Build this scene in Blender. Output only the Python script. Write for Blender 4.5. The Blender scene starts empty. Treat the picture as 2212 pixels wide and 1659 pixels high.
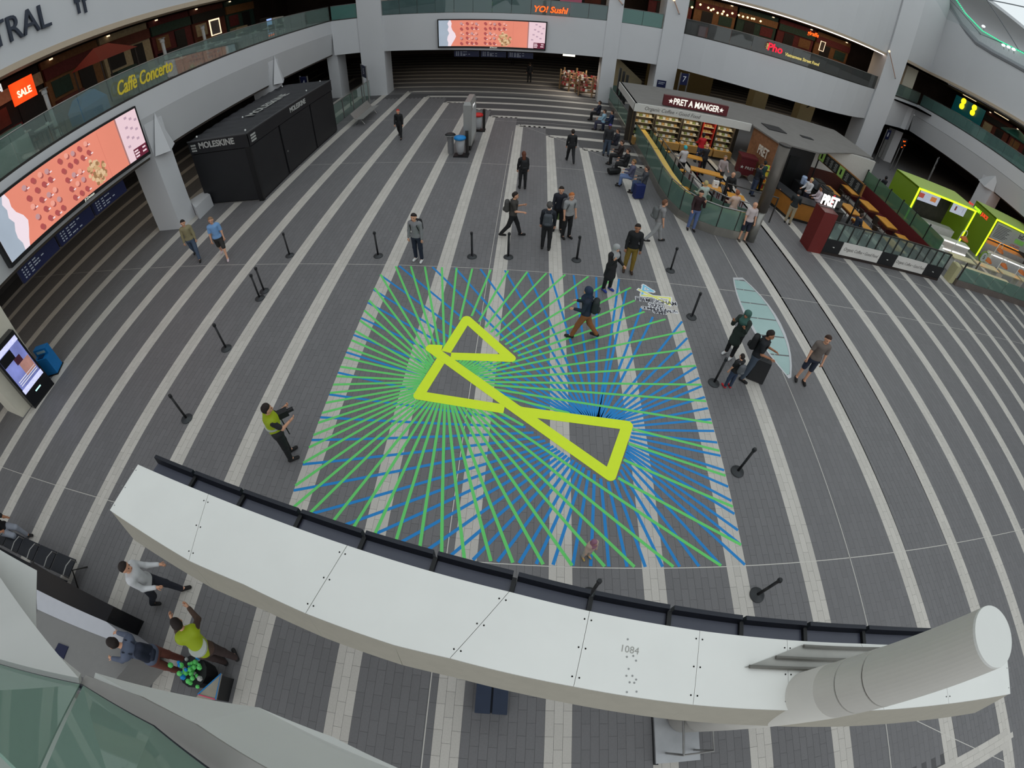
import bpy, bmesh, math, random
import numpy as np
from mathutils import Vector, Matrix
random.seed(7)
S = bpy.context.scene
COL = S.collection
# ---------------- camera (wide action-camera lens), world, exposure ----------------
cd = bpy.data.cameras.new('camera'); cam = bpy.data.objects.new('camera', cd); COL.objects.link(cam); S.camera = cam
cd.type = 'PANO'; cd.panorama_type = 'FISHEYE_LENS_POLYNOMIAL'
cd.sensor_fit = 'HORIZONTAL'; cd.sensor_width = 36.0; cd.sensor_height = 27.0
cd.fisheye_fov = math.radians(178)
cd.fisheye_polynomial_k0 = 0.0
cd.fisheye_polynomial_k1 = -0.06267756831
cd.fisheye_polynomial_k2 = -0.00012921291
cd.fisheye_polynomial_k3 = 3.385607266e-05
cd.fisheye_polynomial_k4 = -8.93802116e-07
cd.clip_start = 0.05; cd.clip_end = 400
M4 = Matrix(((0.997872015, -0.064828899, 0.006975375, 0), (0.053191113, 0.747495173, -0.662134179, 0), (0.037711371, 0.661096196, 0.749352836, 8.450235), (0, 0, 0, 1)))
cam.matrix_world = M4
W = bpy.data.worlds.new('overcast'); S.world = W; W.use_nodes = True
nt = W.node_tree; bg = nt.nodes['Background']
bg.inputs[0].default_value = (0.93, 0.97, 1.0, 1); bg.inputs[1].default_value = 1.02
vs = S.view_settings; vs.view_transform = 'Standard'; vs.look = 'None'; vs.exposure = 0.0; vs.gamma = 1.0
cy = S.cycles
cy.max_bounces = 5; cy.diffuse_bounces = 3; cy.glossy_bounces = 2; cy.transmission_bounces = 3; cy.transparent_max_bounces = 12
cy.caustics_reflective = False; cy.caustics_refractive = False; cy.sample_clamp_indirect = 4.0
def area(name, loc, size, power, col=(1, .85, .65), rot=(0, 0, 0)):
    l = bpy.data.lights.new(name, 'AREA'); l.shape = 'RECTANGLE'; l.size, l.size_y = size; l.energy = power; l.color = col
    o = bpy.data.objects.new(name, l); o.location = loc; o.rotation_euler = rot; COL.objects.link(o); return o
# dim warm lamps under the balcony soffits, and shop lighting upstairs
area('soffit_lamp', (-20, 14, 3.4), (6, 22), 60)
area('soffit_lamp', (-3, 44, 3.4), (18, 8), 45)
area('soffit_lamp', (20, 44, 3.4), (18, 8), 70)
area('soffit_lamp', (42, 30, 3.4), (8, 18), 60)
area('shop_lamp', (-19, 18, 9.3), (4, 36), 160, (1, .8, .55))
area('shop_lamp', (0, 41, 9.3), (22, 4), 120, (1, .8, .55))
area('shop_lamp', (20, 41, 9.3), (18, 4), 200, (1, .7, .4))
area('shop_lamp', (40, 28, 9.3), (4, 22), 160, (1, .85, .6))
# ---------------- helpers ----------------
def lin(c):
    c = c / 255.0
    return c / 12.92 if c <= 0.04045 else ((c + 0.055) / 1.055) ** 2.4
def rgb(c): return (lin(c[0]), lin(c[1]), lin(c[2]), 1.0)
MATS = {}
def mat(name, c, rough=0.6, metal=0.0, emit=0.0, var=0.08, scale=6.0, spec=0.4, rnd=0.0):
    """procedural material: base colour with fine noise; emit>0 makes a light-giving surface"""
    if name in MATS: return MATS[name]
    m = bpy.data.materials.new(name); m.use_nodes = True; n = m.node_tree.nodes; l = m.node_tree.links
    b = n['Principled BSDF']; col = rgb(c)
    b.inputs['Base Color'].default_value = col; b.inputs['Roughness'].default_value = rough; b.inputs['Metallic'].default_value = metal
    b.inputs['Specular IOR Level'].default_value = spec
    if emit > 0:
        b.inputs['Emission Color'].default_value = col; b.inputs['Emission Strength'].default_value = emit
        b.inputs['Base Color'].default_value = (col[0] * .3, col[1] * .3, col[2] * .3, 1)
    if var > 0 or rnd > 0:
        tc = n.new('ShaderNodeTexCoord'); nz = n.new('ShaderNodeTexNoise'); nz.inputs['Scale'].default_value = scale; nz.inputs['Detail'].default_value = 3
        l.new(tc.outputs['Object'], nz.inputs['Vector'])
        hs = n.new('ShaderNodeHueSaturation'); hs.inputs['Color'].default_value = col
        mp = n.new('ShaderNodeMapRange'); mp.inputs['To Min'].default_value = 1 - var * 1.6; mp.inputs['To Max'].default_value = 1 + var * 1.6
        l.new(nz.outputs['Fac'], mp.inputs['Value']); last = mp.outputs[0]
        if rnd > 0:
            g = n.new('ShaderNodeNewGeometry'); oi = n.new('ShaderNodeObjectInfo'); ad = n.new('ShaderNodeMath'); ad.operation = 'ADD'
            l.new(g.outputs['Random Per Island'], ad.inputs[0]); l.new(oi.outputs['Random'], ad.inputs[1])
            fr = n.new('ShaderNodeMath'); fr.operation = 'FRACT'; l.new(ad.outputs[0], fr.inputs[0])
            m2 = n.new('ShaderNodeMapRange'); m2.inputs['To Min'].default_value = 1 - rnd; m2.inputs['To Max'].default_value = 1 + rnd
            l.new(fr.outputs[0], m2.inputs['Value'])
            mu = n.new('ShaderNodeMath'); mu.operation = 'MULTIPLY'; l.new(last, mu.inputs[0]); l.new(m2.outputs[0], mu.inputs[1]); last = mu.outputs[0]
        l.new(last, hs.inputs['Value'])
        l.new(hs.outputs[0], b.inputs['Emission Color' if emit > 0 else 'Base Color'])
    MATS[name] = m; return m
def glass(name, c, alpha=0.75, rough=0.02, refl=0.10):
    """clear pane: tinted transparency plus a mirror reflection"""
    if name in MATS: return MATS[name]
    m = bpy.data.materials.new(name); m.use_nodes = True; n = m.node_tree.nodes; l = m.node_tree.links
    n.remove(n['Principled BSDF']); out = n['Material Output']
    t = n.new('ShaderNodeBsdfTransparent'); t.inputs[0].default_value = rgb(c)
    g = n.new('ShaderNodeBsdfGlossy'); g.inputs['Roughness'].default_value = rough; g.inputs[0].default_value = (.9, .95, .93, 1)
    d = n.new('ShaderNodeBsdfDiffuse'); d.inputs[0].default_value = rgb(c)
    fw = n.new('ShaderNodeLayerWeight'); fw.inputs[0].default_value = 0.25
    mr = n.new('ShaderNodeMapRange'); mr.inputs['To Min'].default_value = refl * .5; mr.inputs['To Max'].default_value = refl * 4
    l.new(fw.outputs['Fresnel'], mr.inputs['Value'])
    m0 = n.new('ShaderNodeMixShader'); m0.inputs[0].default_value = alpha; l.new(d.outputs[0], m0.inputs[1]); l.new(t.outputs[0], m0.inputs[2])
    mx = n.new('ShaderNodeMixShader'); l.new(mr.outputs[0], mx.inputs[0]); l.new(m0.outputs[0], mx.inputs[1]); l.new(g.outputs[0], mx.inputs[2])
    l.new(mx.outputs[0], out.inputs[0]); MATS[name] = m; return m
class MB:
    """collects faces, then links them as ONE mesh object"""
    def __init__(s): s.v = []; s.f = []; s.i = []; s.ms = []; s.cur = 0
    def m(s, mt):
        if mt not in s.ms: s.ms.append(mt)
        s.cur = s.ms.index(mt); return s
    def add(s, vs, fs):
        o = len(s.v); s.v += [tuple(map(float, p)) for p in vs]
        for f in fs: s.f.append(tuple(o + k for k in f)); s.i.append(s.cur)
        return s
    def box(s, a, b, rz=0.0, about=None):
        x0, y0, z0 = a; x1, y1, z1 = b
        vs = [(x0, y0, z0), (x1, y0, z0), (x1, y1, z0), (x0, y1, z0), (x0, y0, z1), (x1, y0, z1), (x1, y1, z1), (x0, y1, z1)]
        if rz:
            cx, cy_ = about or ((x0 + x1) / 2, (y0 + y1) / 2); c, n = math.cos(rz), math.sin(rz)
            vs = [(cx + (x - cx) * c - (y - cy_) * n, cy_ + (x - cx) * n + (y - cy_) * c, z) for x, y, z in vs]
        return s.add(vs, [(3, 2, 1, 0), (4, 5, 6, 7), (0, 1, 5, 4), (1, 2, 6, 5), (2, 3, 7, 6), (3, 0, 4, 7)])
    def cbox(s, c, d, rz=0.0):
        return s.box((c[0] - d[0] / 2, c[1] - d[1] / 2, c[2] - d[2] / 2), (c[0] + d[0] / 2, c[1] + d[1] / 2, c[2] + d[2] / 2), rz)
    def prism(s, poly, z0, z1):
        n = len(poly)
        a = sum(poly[k][0] * poly[(k + 1) % n][1] - poly[(k + 1) % n][0] * poly[k][1] for k in range(n))
        if a < 0: poly = poly[::-1]
        return s.add([(x, y, z0) for x, y in poly] + [(x, y, z1) for x, y in poly],
                     [tuple(range(n - 1, -1, -1)), tuple(range(n, 2 * n))] + [(k, (k + 1) % n, n + (k + 1) % n, n + k) for k in range(n)])
    def hexa(s, bot, top):
        """solid between two quads given in the same order"""
        return s.add(list(bot) + list(top), [(3, 2, 1, 0), (4, 5, 6, 7), (0, 1, 5, 4), (1, 2, 6, 5), (2, 3, 7, 6), (3, 0, 4, 7)])
    def quad(s, *p): return s.add(p, [tuple(range(len(p)))])
    def slab(s, pts, th):
        """polygon in space thickened along its normal (backwards)"""
        P = [Vector(p) for p in pts]; nrm = Vector((0, 0, 0))
        for k in range(len(P)): nrm += P[k].cross(P[(k + 1) % len(P)])
        nrm.normalize(); n = len(P); q = [p - nrm * th for p in P]
        return s.add(P + q, [tuple(range(n)), tuple(range(2 * n - 1, n - 1, -1))] + [((k + 1) % n, k, n + k, n + (k + 1) % n) for k in range(n)])
    def tube(s, pts, r, n=8, cap=True, r1=None):
        P = [Vector(p) for p in pts]; rings = []; o = len(s.v); up = None
        for k, p in enumerate(P):
            t = (P[min(k + 1, len(P) - 1)] - P[max(k - 1, 0)]).normalized()
            if up is None: up = t.orthogonal().normalized()
            up = (up - t * up.dot(t)).normalized() if (up - t * up.dot(t)).length > 1e-6 else t.orthogonal().normalized()
            bi = t.cross(up); rr = r if r1 is None else r + (r1 - r) * k / max(1, len(P) - 1)
            s.v += [tuple(p + up * (rr * math.cos(2 * math.pi * j / n)) + bi * (rr * math.sin(2 * math.pi * j / n))) for j in range(n)]
        for k in range(len(P) - 1):
            for j in range(n):
                s.f.append((o + k * n + j, o + k * n + (j + 1) % n, o + (k + 1) * n + (j + 1) % n, o + (k + 1) * n + j)); s.i.append(s.cur)
        if cap:
            s.f.append(tuple(o + j for j in range(n - 1, -1, -1))); s.i.append(s.cur)
            s.f.append(tuple(o + (len(P) - 1) * n + j for j in range(n))); s.i.append(s.cur)
        return s
    def lathe(s, c, prof, n=16):
        o = len(s.v)
        for r, z in prof: s.v += [(c[0] + r * math.cos(2 * math.pi * j / n), c[1] + r * math.sin(2 * math.pi * j / n), c[2] + z) for j in range(n)]
        for k in range(len(prof) - 1):
            for j in range(n):
                s.f.append((o + k * n + j, o + k * n + (j + 1) % n, o + (k + 1) * n + (j + 1) % n, o + (k + 1) * n + j)); s.i.append(s.cur)
        s.f.append(tuple(o + j for j in range(n - 1, -1, -1))); s.i.append(s.cur)
        s.f.append(tuple(o + (len(prof) - 1) * n + j for j in range(n))); s.i.append(s.cur)
        return s
    def ball(s, c, r, nu=10, nv=6, sq=(1, 1, 1)):
        prof = [(max(1e-4, math.sin(math.pi * k / nv)), -math.cos(math.pi * k / nv)) for k in range(nv + 1)]
        o = len(s.v)
        for a, z in prof: s.v += [(c[0] + r * sq[0] * a * math.cos(2 * math.pi * j / nu), c[1] + r * sq[1] * a * math.sin(2 * math.pi * j / nu), c[2] + r * sq[2] * z) for j in range(nu)]
        for k in range(nv):
            for j in range(nu): s.f.append((o + k * nu + j, o + k * nu + (j + 1) % nu, o + (k + 1) * nu + (j + 1) % nu, o + (k + 1) * nu + j)); s.i.append(s.cur)
        return s
    def build(s, name, mt=None, parent=None, smooth=False, loc=None, rz=None):
        me = bpy.data.meshes.new(name); me.from_pydata(s.v, [], s.f)
        ms = s.ms if s.ms else [mt]
        for q in ms: me.materials.append(q)
        if s.ms: me.polygons.foreach_set('material_index', s.i)
        if smooth: me.polygons.foreach_set('use_smooth', [True] * len(s.f))
        me.validate(); me.update()
        o = bpy.data.objects.new(name, me); COL.objects.link(o)
        if parent: o.parent = parent
        if loc is not None: o.location = loc
        if rz is not None: o.rotation_euler = (0, 0, rz)
        return o
def tag(o, label, cat, group=None):
    o['label'] = label; o['category'] = cat
    if group: o['group'] = group
    return o
def thing(name, label, cat, loc=(0, 0, 0), rz=0.0, group=None):
    o = bpy.data.objects.new(name, None); COL.objects.link(o); o.location = loc; o.rotation_euler = (0, 0, rz); o.empty_display_size = .1
    return tag(o, label, cat, group)
def struct(o): o['kind'] = 'structure'; return o
KIDS = {}
def dup(root, loc=None, rz=None, label=None, group=None):
    """a copy of a thing with copies of its parts and sub-parts (mesh data shared)"""
    r = root.copy(); COL.objects.link(r)
    if loc is not None: r.location = loc
    if rz is not None: r.rotation_euler = (0, 0, rz)
    if label: r['label'] = label
    if group: r['group'] = group
    def rec(a, b):
        for ch in a.children:
            c = ch.copy(); COL.objects.link(c); c.parent = b; rec(ch, c)
    rec(root, r)
    return r
def text(s, name, mt, size, loc, rot, parent=None, ext=0.01, align='CENTER', sx=1.0, bold=0.0, shear=0.0):
    """lettering as a mesh"""
    cu = bpy.data.curves.new(name, 'FONT'); cu.body = s; cu.size = size; cu.extrude = ext; cu.align_x = align; cu.align_y = 'CENTER'; cu.offset = bold; cu.shear = shear; cu.resolution_u = 3
    to = bpy.data.objects.new(name + '_tmp', cu); COL.objects.link(to)
    dg = bpy.context.evaluated_depsgraph_get(); dg.update()
    me = bpy.data.meshes.new_from_object(to.evaluated_get(dg)); bpy.data.objects.remove(to); bpy.data.curves.remove(cu)
    me.materials.clear(); me.materials.append(mt)
    for p in me.polygons: p.material_index = 0
    o = bpy.data.objects.new(name, me); COL.objects.link(o)
    o.matrix_local = Matrix.LocRotScale(Vector(loc), rot if not isinstance(rot, tuple) else __import__('mathutils').Euler(rot), Vector((sx, 1, 1)))
    if parent: o.parent = parent
    return o
def facing(dx, dy, dz=0.0):
    """rotation for lettering that reads upright on a surface facing (dx,dy,dz)"""
    n = Vector((dx, dy, dz)).normalized(); up = Vector((0, 0, 1)); x = up.cross(n).normalized(); y = n.cross(x)
    return Matrix((x, y, n)).transposed().to_quaternion()
# ---------------- materials of the shell ----------------
WHITE = mat('white_panel', (206, 206, 208), .55, var=.02, scale=.6)
WHITE_SHADED = mat('white_panel_shaded', (196, 196, 197), .55, var=.02, scale=.6)  # same white panels, shading of the folded lower bands put into the colour
SOFFIT = mat('beige_soffit', (190, 172, 150), .6, var=.03)
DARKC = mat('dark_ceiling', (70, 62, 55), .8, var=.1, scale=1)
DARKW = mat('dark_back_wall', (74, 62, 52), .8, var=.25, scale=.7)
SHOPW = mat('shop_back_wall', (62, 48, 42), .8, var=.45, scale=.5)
UPFLR = mat('upper_floor', (120, 112, 104), .5, var=.08)
STEEL = mat('brushed_steel', (150, 148, 146), .35, .85, var=.05, scale=20)
DKSTEEL = mat('dark_steel', (70, 68, 66), .4, .7, var=.05)
BLACK = mat('black_paint', (24, 24, 26), .5, var=.1)
GLASS = glass('balustrade_glass', (200, 216, 210), .86, .02, .10)
GLASSG = glass('green_edge_glass', (150, 182, 168), .62, .03, .12)
PALE = mat('pale_granite', (196, 190, 182), .55, var=.06, scale=30, rnd=.055)
DARK = mat('dark_granite', (112, 110, 111), .5, var=.07, scale=30, rnd=.05)
GROUT = mat('dark_grout', (84, 82, 83), .7, var=.1, scale=8)
JOINTM = mat('metal_joint', (205, 200, 192), .45, .2, var=.05)
# ---------------- floor ----------------
XL = {-10: -17.312, -9: -15.505, -8: -13.755, -7: -11.958, -6: -10.127, -5: -8.297, -4: -6.46, -3: -4.632, -2: -2.825, -1: -.968, 0: .867, 1: 2.709, 2: 4.537, 3: 6.359, 4: 9.379, 5: 11.581, 6: 13.435, 7: 15.326, 8: 17.155, 9: 19.038, 10: 20.9, 11: 22.75, 12: 24.6, 13: 26.45, 14: 28.3, 15: 30.15, 16: 32.0, 17: 33.85}
SL = {4: -.035, 5: -.0474}
for k in range(6, 18): SL[k] = -.0468
for k in range(11, 18): XL[-k] = -17.312 - 1.81 * (k - 10)
SW = .4597; PW = SW / 3; PL = .446; YC = 27.14
floor = struct(MB().box((-46, -24, -.3), (62, 62, -.004)).build('floor', GROUT))
def stripe_x(i, y): return XL[i] + SL.get(i, 0) * y
def end_y(i): return (YC - (XL[i] - XL[0])) if i <= 2 else 30.0
def start_y(i): return -2.2 if i < 4 else -3.6
def paver_mesh(name, w, l, mt):
    g = .0022
    return MB().box((-w / 2 + g, -l / 2 + g, -.02), (w / 2 - g, l / 2 - g, 0)).build(name, mt)
pal, drk, drk2, pal3 = [], [], [], []   # (x, y, rot, w, l)
R2 = -math.pi / 2
def column_of(i, x0, w, rows, lst, ya, yb, sl):
    for r in range(rows):
        k0 = int((ya) / PL) - 1
        y = k0 * PL + (PL / 2 if r % 2 else 0)
        while y < yb:
            if y > ya: lst.append((x0 + (r + .5) * w + sl * y, y, -sl, w, PL))
            y += PL
for i in sorted(XL):
    if i > 15 or i < -14: continue
    sl = SL.get(i, 0.0)
    column_of(i, XL[i], PW, 3, pal, start_y(i), end_y(i) - .2, sl)
    if i + 1 in XL and i < 15:
        gap = (XL[i + 1] - XL[i] - SW) + (.25 if i == 3 else 0); n = max(1, round(gap / .1525)); ya = start_y(i); sl2 = 0 if i == 3 else (SL.get(i, 0) + SL.get(i + 1, 0)) / 2
        column_of(i, XL[i] + SW, gap / n, n, drk2 if i == 3 else drk, ya, min(end_y(i), 36) - .4, sl2)
# the far part, where the stripes turn through a mitre and run across
for i in range(-12, 3):
    yo = end_y(i)
    x = XL[i]
    while x < (5.9 if yo < 36.5 else 30):
        for r in range(3):
            xx = x + (PL / 2 if r == 1 else 0)
            if xx - .2 > XL[i] + r * PW - .1: pal.append((xx, yo - (r + .5) * PW, R2, PW, PL))
        x += PL
for k in range(6):                                  # stripes carry on into the dark hall at the far end
    yo = 50.5 + 1.83 * k; x = -20.0
    while x < 30: pal.append((x, yo, R2, SW, 1.8)); x += 1.8
for k in range(8):
    for r in range(3): pal3.append((8.7 + .446 * k + (.22 if r == 1 else 0), -2.26 - (r + .5) * PW, R2, PW, PL))
# near right: stripe turning round the end of the pattern
PM = {}
def paver_obj(mt, tone, name, x, y, r, w, l):
    key = (tone, round(w, 4), round(l, 4))
    if key not in PM:
        o = paver_mesh(name, w, l, mt); PM[key] = o.data; bpy.data.objects.remove(o)
    o = bpy.data.objects.new(name, PM[key]); COL.objects.link(o); o.location = (x, y, 0); o.rotation_euler = (0, 0, r); o.parent = floor; return o
def in_view(x, y):
    return (-11 < x < 13 and .9 < y < 30)
def lay(lst, mt, tone, name, zz=0.0, single=True):
    big = [] if not single else sorted((a for a in lst if in_view(a[0], a[1]) and not (a[1] < 2.3 - .25 * a[0] and a[1] > .3 - .27 * a[0] - .4)), key=lambda a: (a[0] ** 2 + a[1] ** 2))[:298]
    ids = set(id(a) for a in big)
    for a in big: paver_obj(mt, tone, name, *a)
    rest = [a for a in lst if id(a) not in ids]
    A = np.array(rest); n = len(A); g = .0022
    hw = A[:, 3] / 2 - g; hl = A[:, 4] / 2 - g; c = np.cos(A[:, 2]); s = np.sin(A[:, 2])
    V = np.empty((n, 8, 3))
    for k, (sx, sy, z) in enumerate([(-1, -1, -.02), (1, -1, -.02), (1, 1, -.02), (-1, 1, -.02), (-1, -1, 0), (1, -1, 0), (1, 1, 0), (-1, 1, 0)]):
        V[:, k, 0] = A[:, 0] + sx * hw * c - sy * hl * s; V[:, k, 1] = A[:, 1] + sx * hw * s + sy * hl * c; V[:, k, 2] = z + zz
    Fq = np.array([(4, 5, 6, 7), (0, 1, 5, 4), (1, 2, 6, 5), (2, 3, 7, 6), (3, 0, 4, 7)])
    Fa = (np.arange(n)[:, None, None] * 8 + Fq[None]).reshape(-1, 4)
    me = bpy.data.meshes.new(name + 's'); me.from_pydata(V.reshape(-1, 3).tolist(), [], Fa.tolist()); me.materials.append(mt)
    o = bpy.data.objects.new('laid_' + name, me); COL.objects.link(o); o.parent = floor; o['kind'] = 'stuff'
lay(pal, PALE, 'p', 'pale_paver'); lay(drk, DARK, 'd', 'dark_paver'); lay(pal3, PALE, 'f', 'pale_paver', .003, False); lay(drk2, DARK, 'e', 'dark_paver', -.003, False)
# plain dark granite further out, where single stones cannot be told apart
fb = MB().box((-46, 37, -.02), (62, 62, -.002)).box((-46, -24, -.02), (-26, 37, -.002)).box((28, -24, -.02), (62, 37, -.002)).box((-26, -24, -.02), (28, -3.7, -.002))
fb.box((5.9, 24, -.02), (28, 37, -.002)).build('granite_slab', DARK, floor)
# thin metal movement joints
def joint(a, b, w=.018):
    a = Vector((*a, 0)); b = Vector((*b, 0)); d = (b - a).normalized(); p = Vector((-d.y, d.x, 0)) * w / 2
    MB().prism([(a + p)[:2], (b + p)[:2], (b - p)[:2], (a - p)[:2]], -.01, .0015).build('metal_joint', JOINTM, floor)
joint((-1.1, -2.2), (-1.1, 27.5)); joint((7.79, -3), (7.86, 16.4))
joint((-24, 12.45), (28, 12.45)); joint((-16, 21.82), (6, 21.82)); joint((-24, 2.83), (28, 2.95)); joint((-14, 29.6), (6, 29.6))
joint((12.5, 16.2), (28, 14.6)); joint((7.9, -.5), (12.0, -3.2)); joint((-.9, 29.0), (6, 22.0))
# floor skylight: a curved glass lens set in the paving
sk = thing('floor_skylight', 'lens-shaped greenish glass floor light with pale metal rim', 'floor light')
def arc(p, q, bulge, n=10):
    p = Vector(p); q = Vector(q); d = q - p; nn = Vector((-d.y, d.x)).normalized()
    return [tuple(p + d * (k / n) + nn * bulge * 4 * (k / n) * (1 - k / n)) for k in range(n + 1)]
rim_out = arc((7.639,13.292), (7.942,8.37), -.42) + arc((8.061,8.417), (8.074,13.383), -.62)
cxy = Vector((sum(p[0] for p in rim_out) / len(rim_out), sum(p[1] for p in rim_out) / len(rim_out)))
rim_in = []
for p in rim_out:
    v = Vector(p) - cxy; rim_in.append(tuple(cxy + v - v.normalized() * .13))
n = len(rim_out); rb = MB()
rb.add([(x, y, -.02) for x, y in rim_out] + [(x, y, .012) for x, y in rim_out] + [(x, y, .012) for x, y in rim_in] + [(x, y, -.02) for x, y in rim_in],
       [(k, (k + 1) % n, n + (k + 1) % n, n + k) for k in range(n)] + [(n + k, n + (k + 1) % n, 2 * n + (k + 1) % n, 2 * n + k) for k in range(n)] + [(2 * n + k, 2 * n + (k + 1) % n, 3 * n + (k + 1) % n, 3 * n + k) for k in range(n)])
rb.build('metal_rim', mat('pale_metal', (200, 200, 202), .4, .3, var=.04), sk)
FROST = mat('frosted_green_glass', (158, 186, 182), .15, var=.04, scale=3, spec=.6)
ys = [8.35, 9.35, 10.2, 11.05, 11.85, 12.6, 13.45]
def xr_at(y):
    xs = []
    for k in range(n):
        a, b = rim_in[k], rim_in[(k + 1) % n]
        if (a[1] - y) * (b[1] - y) < 0: xs.append(a[0] + (b[0] - a[0]) * (y - a[1]) / (b[1] - a[1]))
    return (min(xs), max(xs)) if len(xs) > 1 else None
for a, b in zip(ys[:-1], ys[1:]):
    ptl, ptr = [], []
    for q in range(7):
        r = xr_at(a + .03 + (b - a - .06) * q / 6)
        if r: ptl.append((r[0], a + .03 + (b - a - .06) * q / 6)); ptr.append((r[1], a + .03 + (b - a - .06) * q / 6))
    if len(ptl) > 1: MB().prism(ptr + ptl[::-1], -.02, .004).build('glass_pane', FROST, sk)
MB().prism(rim_in, -.02, -.006).build('bed', mat('bed_grey', (110, 128, 126), .5), sk)
# ---------------- building round the concourse ----------------
def wall(name, pts_list, th, mt):
    b = MB()
    for p in pts_list: b.slab(p, th)
    return struct(b.build(name, mt))
def vband(path, z0, z1, th=.35, tilt=0.0):
    """vertical band along a plan path; the visible face is on the left of travel"""
    out = []
    for a, b in zip(path[:-1], path[1:]): out.append([(*a, z0), (*a, z1), (*b, z1), (*b, z0)])
    return out
LFT = [(-15.4, 1.5), (-15.4, 36.7)]
NB = 8
FARP = [(-11.45 + (16.35) * k / NB, 37.05 - .55 * 4 * (k / NB) * (1 - k / NB)) for k in range(NB + 1)]
RGP = [(10.65 + 17.6 * k / 12, 37.1 - 3.3 * 4 * (k / 12) * (1 - k / 12)) for k in range(13)]
def band(name, path, z0, z1, mt, th=.35, off=0.0):
    b = MB()
    for a, c in zip(path[:-1], path[1:]):
        d = Vector((c[0] - a[0], c[1] - a[1])).normalized(); nn = Vector((-d.y, d.x)) * th
        b.hexa([(*a, z0), (*c, z0), (c[0] + nn.x, c[1] + nn.y, z0), (a[0] + nn.x, a[1] + nn.y, z0)], [(*a, z1), (*c, z1), (c[0] + nn.x, c[1] + nn.y, z1), (a[0] + nn.x, a[1] + nn.y, z1)])
    return struct(b.build(name, mt))
def fold_band(name, path, mt, inset=.22):
    """lower folded part of a balcony front, leaning in towards its foot"""
    b = MB()
    for a, c in zip(path[:-1], path[1:]):
        d = Vector((c[0] - a[0], c[1] - a[1])).normalized(); q = Vector((-d.y, d.x))
        e = lambda p, k: (p[0] + q.x * k, p[1] + q.y * k)
        b.hexa([(*e(a, inset), 3.62), (*e(c, inset), 3.62), (*e(c, inset + .3), 3.62), (*e(a, inset + .3), 3.62)], [(*a, 5.28), (*c, 5.28), (*e(c, .4), 5.28), (*e(a, .4), 5.28)])
    return struct(b.build(name, mt))
band('wall_left_balcony', LFT, 5.28, 6.25, WHITE); fold_band('wall_left_fold', LFT, WHITE_SHADED)
band('wall_far_left_chamfer', [(-15.4, 36.7), (-13.35, 37.0)], 3.55, 6.25, WHITE)
band('wall_far_balcony', FARP, 3.52, 6.3, WHITE)
band('wall_far_bay', [(5.98, 37.1), (9.05, 37.15)], 3.52, 6.28, WHITE)
band('wall_right_balcony', RGP, 3.5, 6.25, WHITE)
band('wall_right_chamfer', [(30.4, 37.1), (35.7, 39.6)], 3.5, 6.35, WHITE)
RRP = [(35.7, 39.6), (36.0, 12.0)]
band('wall_side_balcony', RRP, 5.3, 6.4, WHITE); fold_band('wall_side_fold', RRP, WHITE_SHADED)
# upper walls
band('wall_left_upper', LFT, 9.42, 19, WHITE)
band('wall_right_upper', RGP, 9.6, 19, WHITE); band('wall_far_upper', FARP, 9.42, 19, WHITE)
band('wall_side_upper', [(36.0, 33.0), (36, -14)], 9.9, 13.8, WHITE)
_b = MB()
for (p, q, h0, h1) in (((30.4, 37.1), (33.2, 38.42), 21, 20.4), ((33.2, 38.42), (35.7, 39.6), 20.4, 16.6), ((35.7, 39.6), (35.85, 37.6), 16.6, 15.2), ((35.85, 37.6), (36, 35.3), 15.2, 14.3), ((36, 35.3), (36, 33), 14.3, 13.8)):
    d = Vector((q[0] - p[0], q[1] - p[1])).normalized(); nn = Vector((-d.y, d.x)) * .35
    _b.hexa([(*p, 9.9), (*q, 9.9), (q[0] + nn.x, q[1] + nn.y, 9.9), (p[0] + nn.x, p[1] + nn.y, 9.9)], [(*p, h0), (*q, h1), (q[0] + nn.x, q[1] + nn.y, h1), (p[0] + nn.x, p[1] + nn.y, h0)])
struct(_b.build('wall_side_upper_corner', WHITE))
# beige lips under the upper walls
band('trim_left', [(-15.38, 1.5), (-15.38, 36.7)], 9.2, 9.42, SOFFIT, 2.2); band('trim_right', RGP, 9.42, 9.6, SOFFIT, 2.4); band('trim_far', FARP, 9.25, 9.42, SOFFIT, 2.0)
band('trim_side', [(30.4, 37.1), (35.7, 39.6), (36.0, 12.0)], 9.65, 9.9, SOFFIT, 2.0)
# columns
def column(name, x0, y0, x1, y1, z1=19): return struct(MB().box((x0, y0, 0), (x1, y1, z1)).build(name, WHITE))
column('column_1', -16.85, 15.5, -15.42, 16.7, 5.0); column('column_2', -16.85, 26.6, -15.42, 27.8, 5.0)
column('column_3', -16.2, 36.98, -15.3, 38.7, 6.0)
column('column_4', -13.35, 36.93, -11.45, 38.75); column('column_5', 4.9, 37.0, 5.98, 38.6); column('column_6', 9.05, 37.0, 10.65, 39.1)
column('column_7', 28.25, 36.9, 30.45, 38.9); column('column_8', 35.95, 27.4, 37.4, 29.0, 5.0); column('column_9', 33.6, 38.8, 34.6, 39.8, 6)
struct(MB().box((5.98, 37.16, 6.28), (9.05, 37.5, 6.3)).box((5.98, 37.1, 9.42), (9.05, 37.5, 19)).build('wall_far_bay_upper', WHITE))
struct(MB().box((-15.4, 37.0, 9.42), (-13.3, 37.4, 19)).build('wall_left_corner_upper', WHITE))
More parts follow.
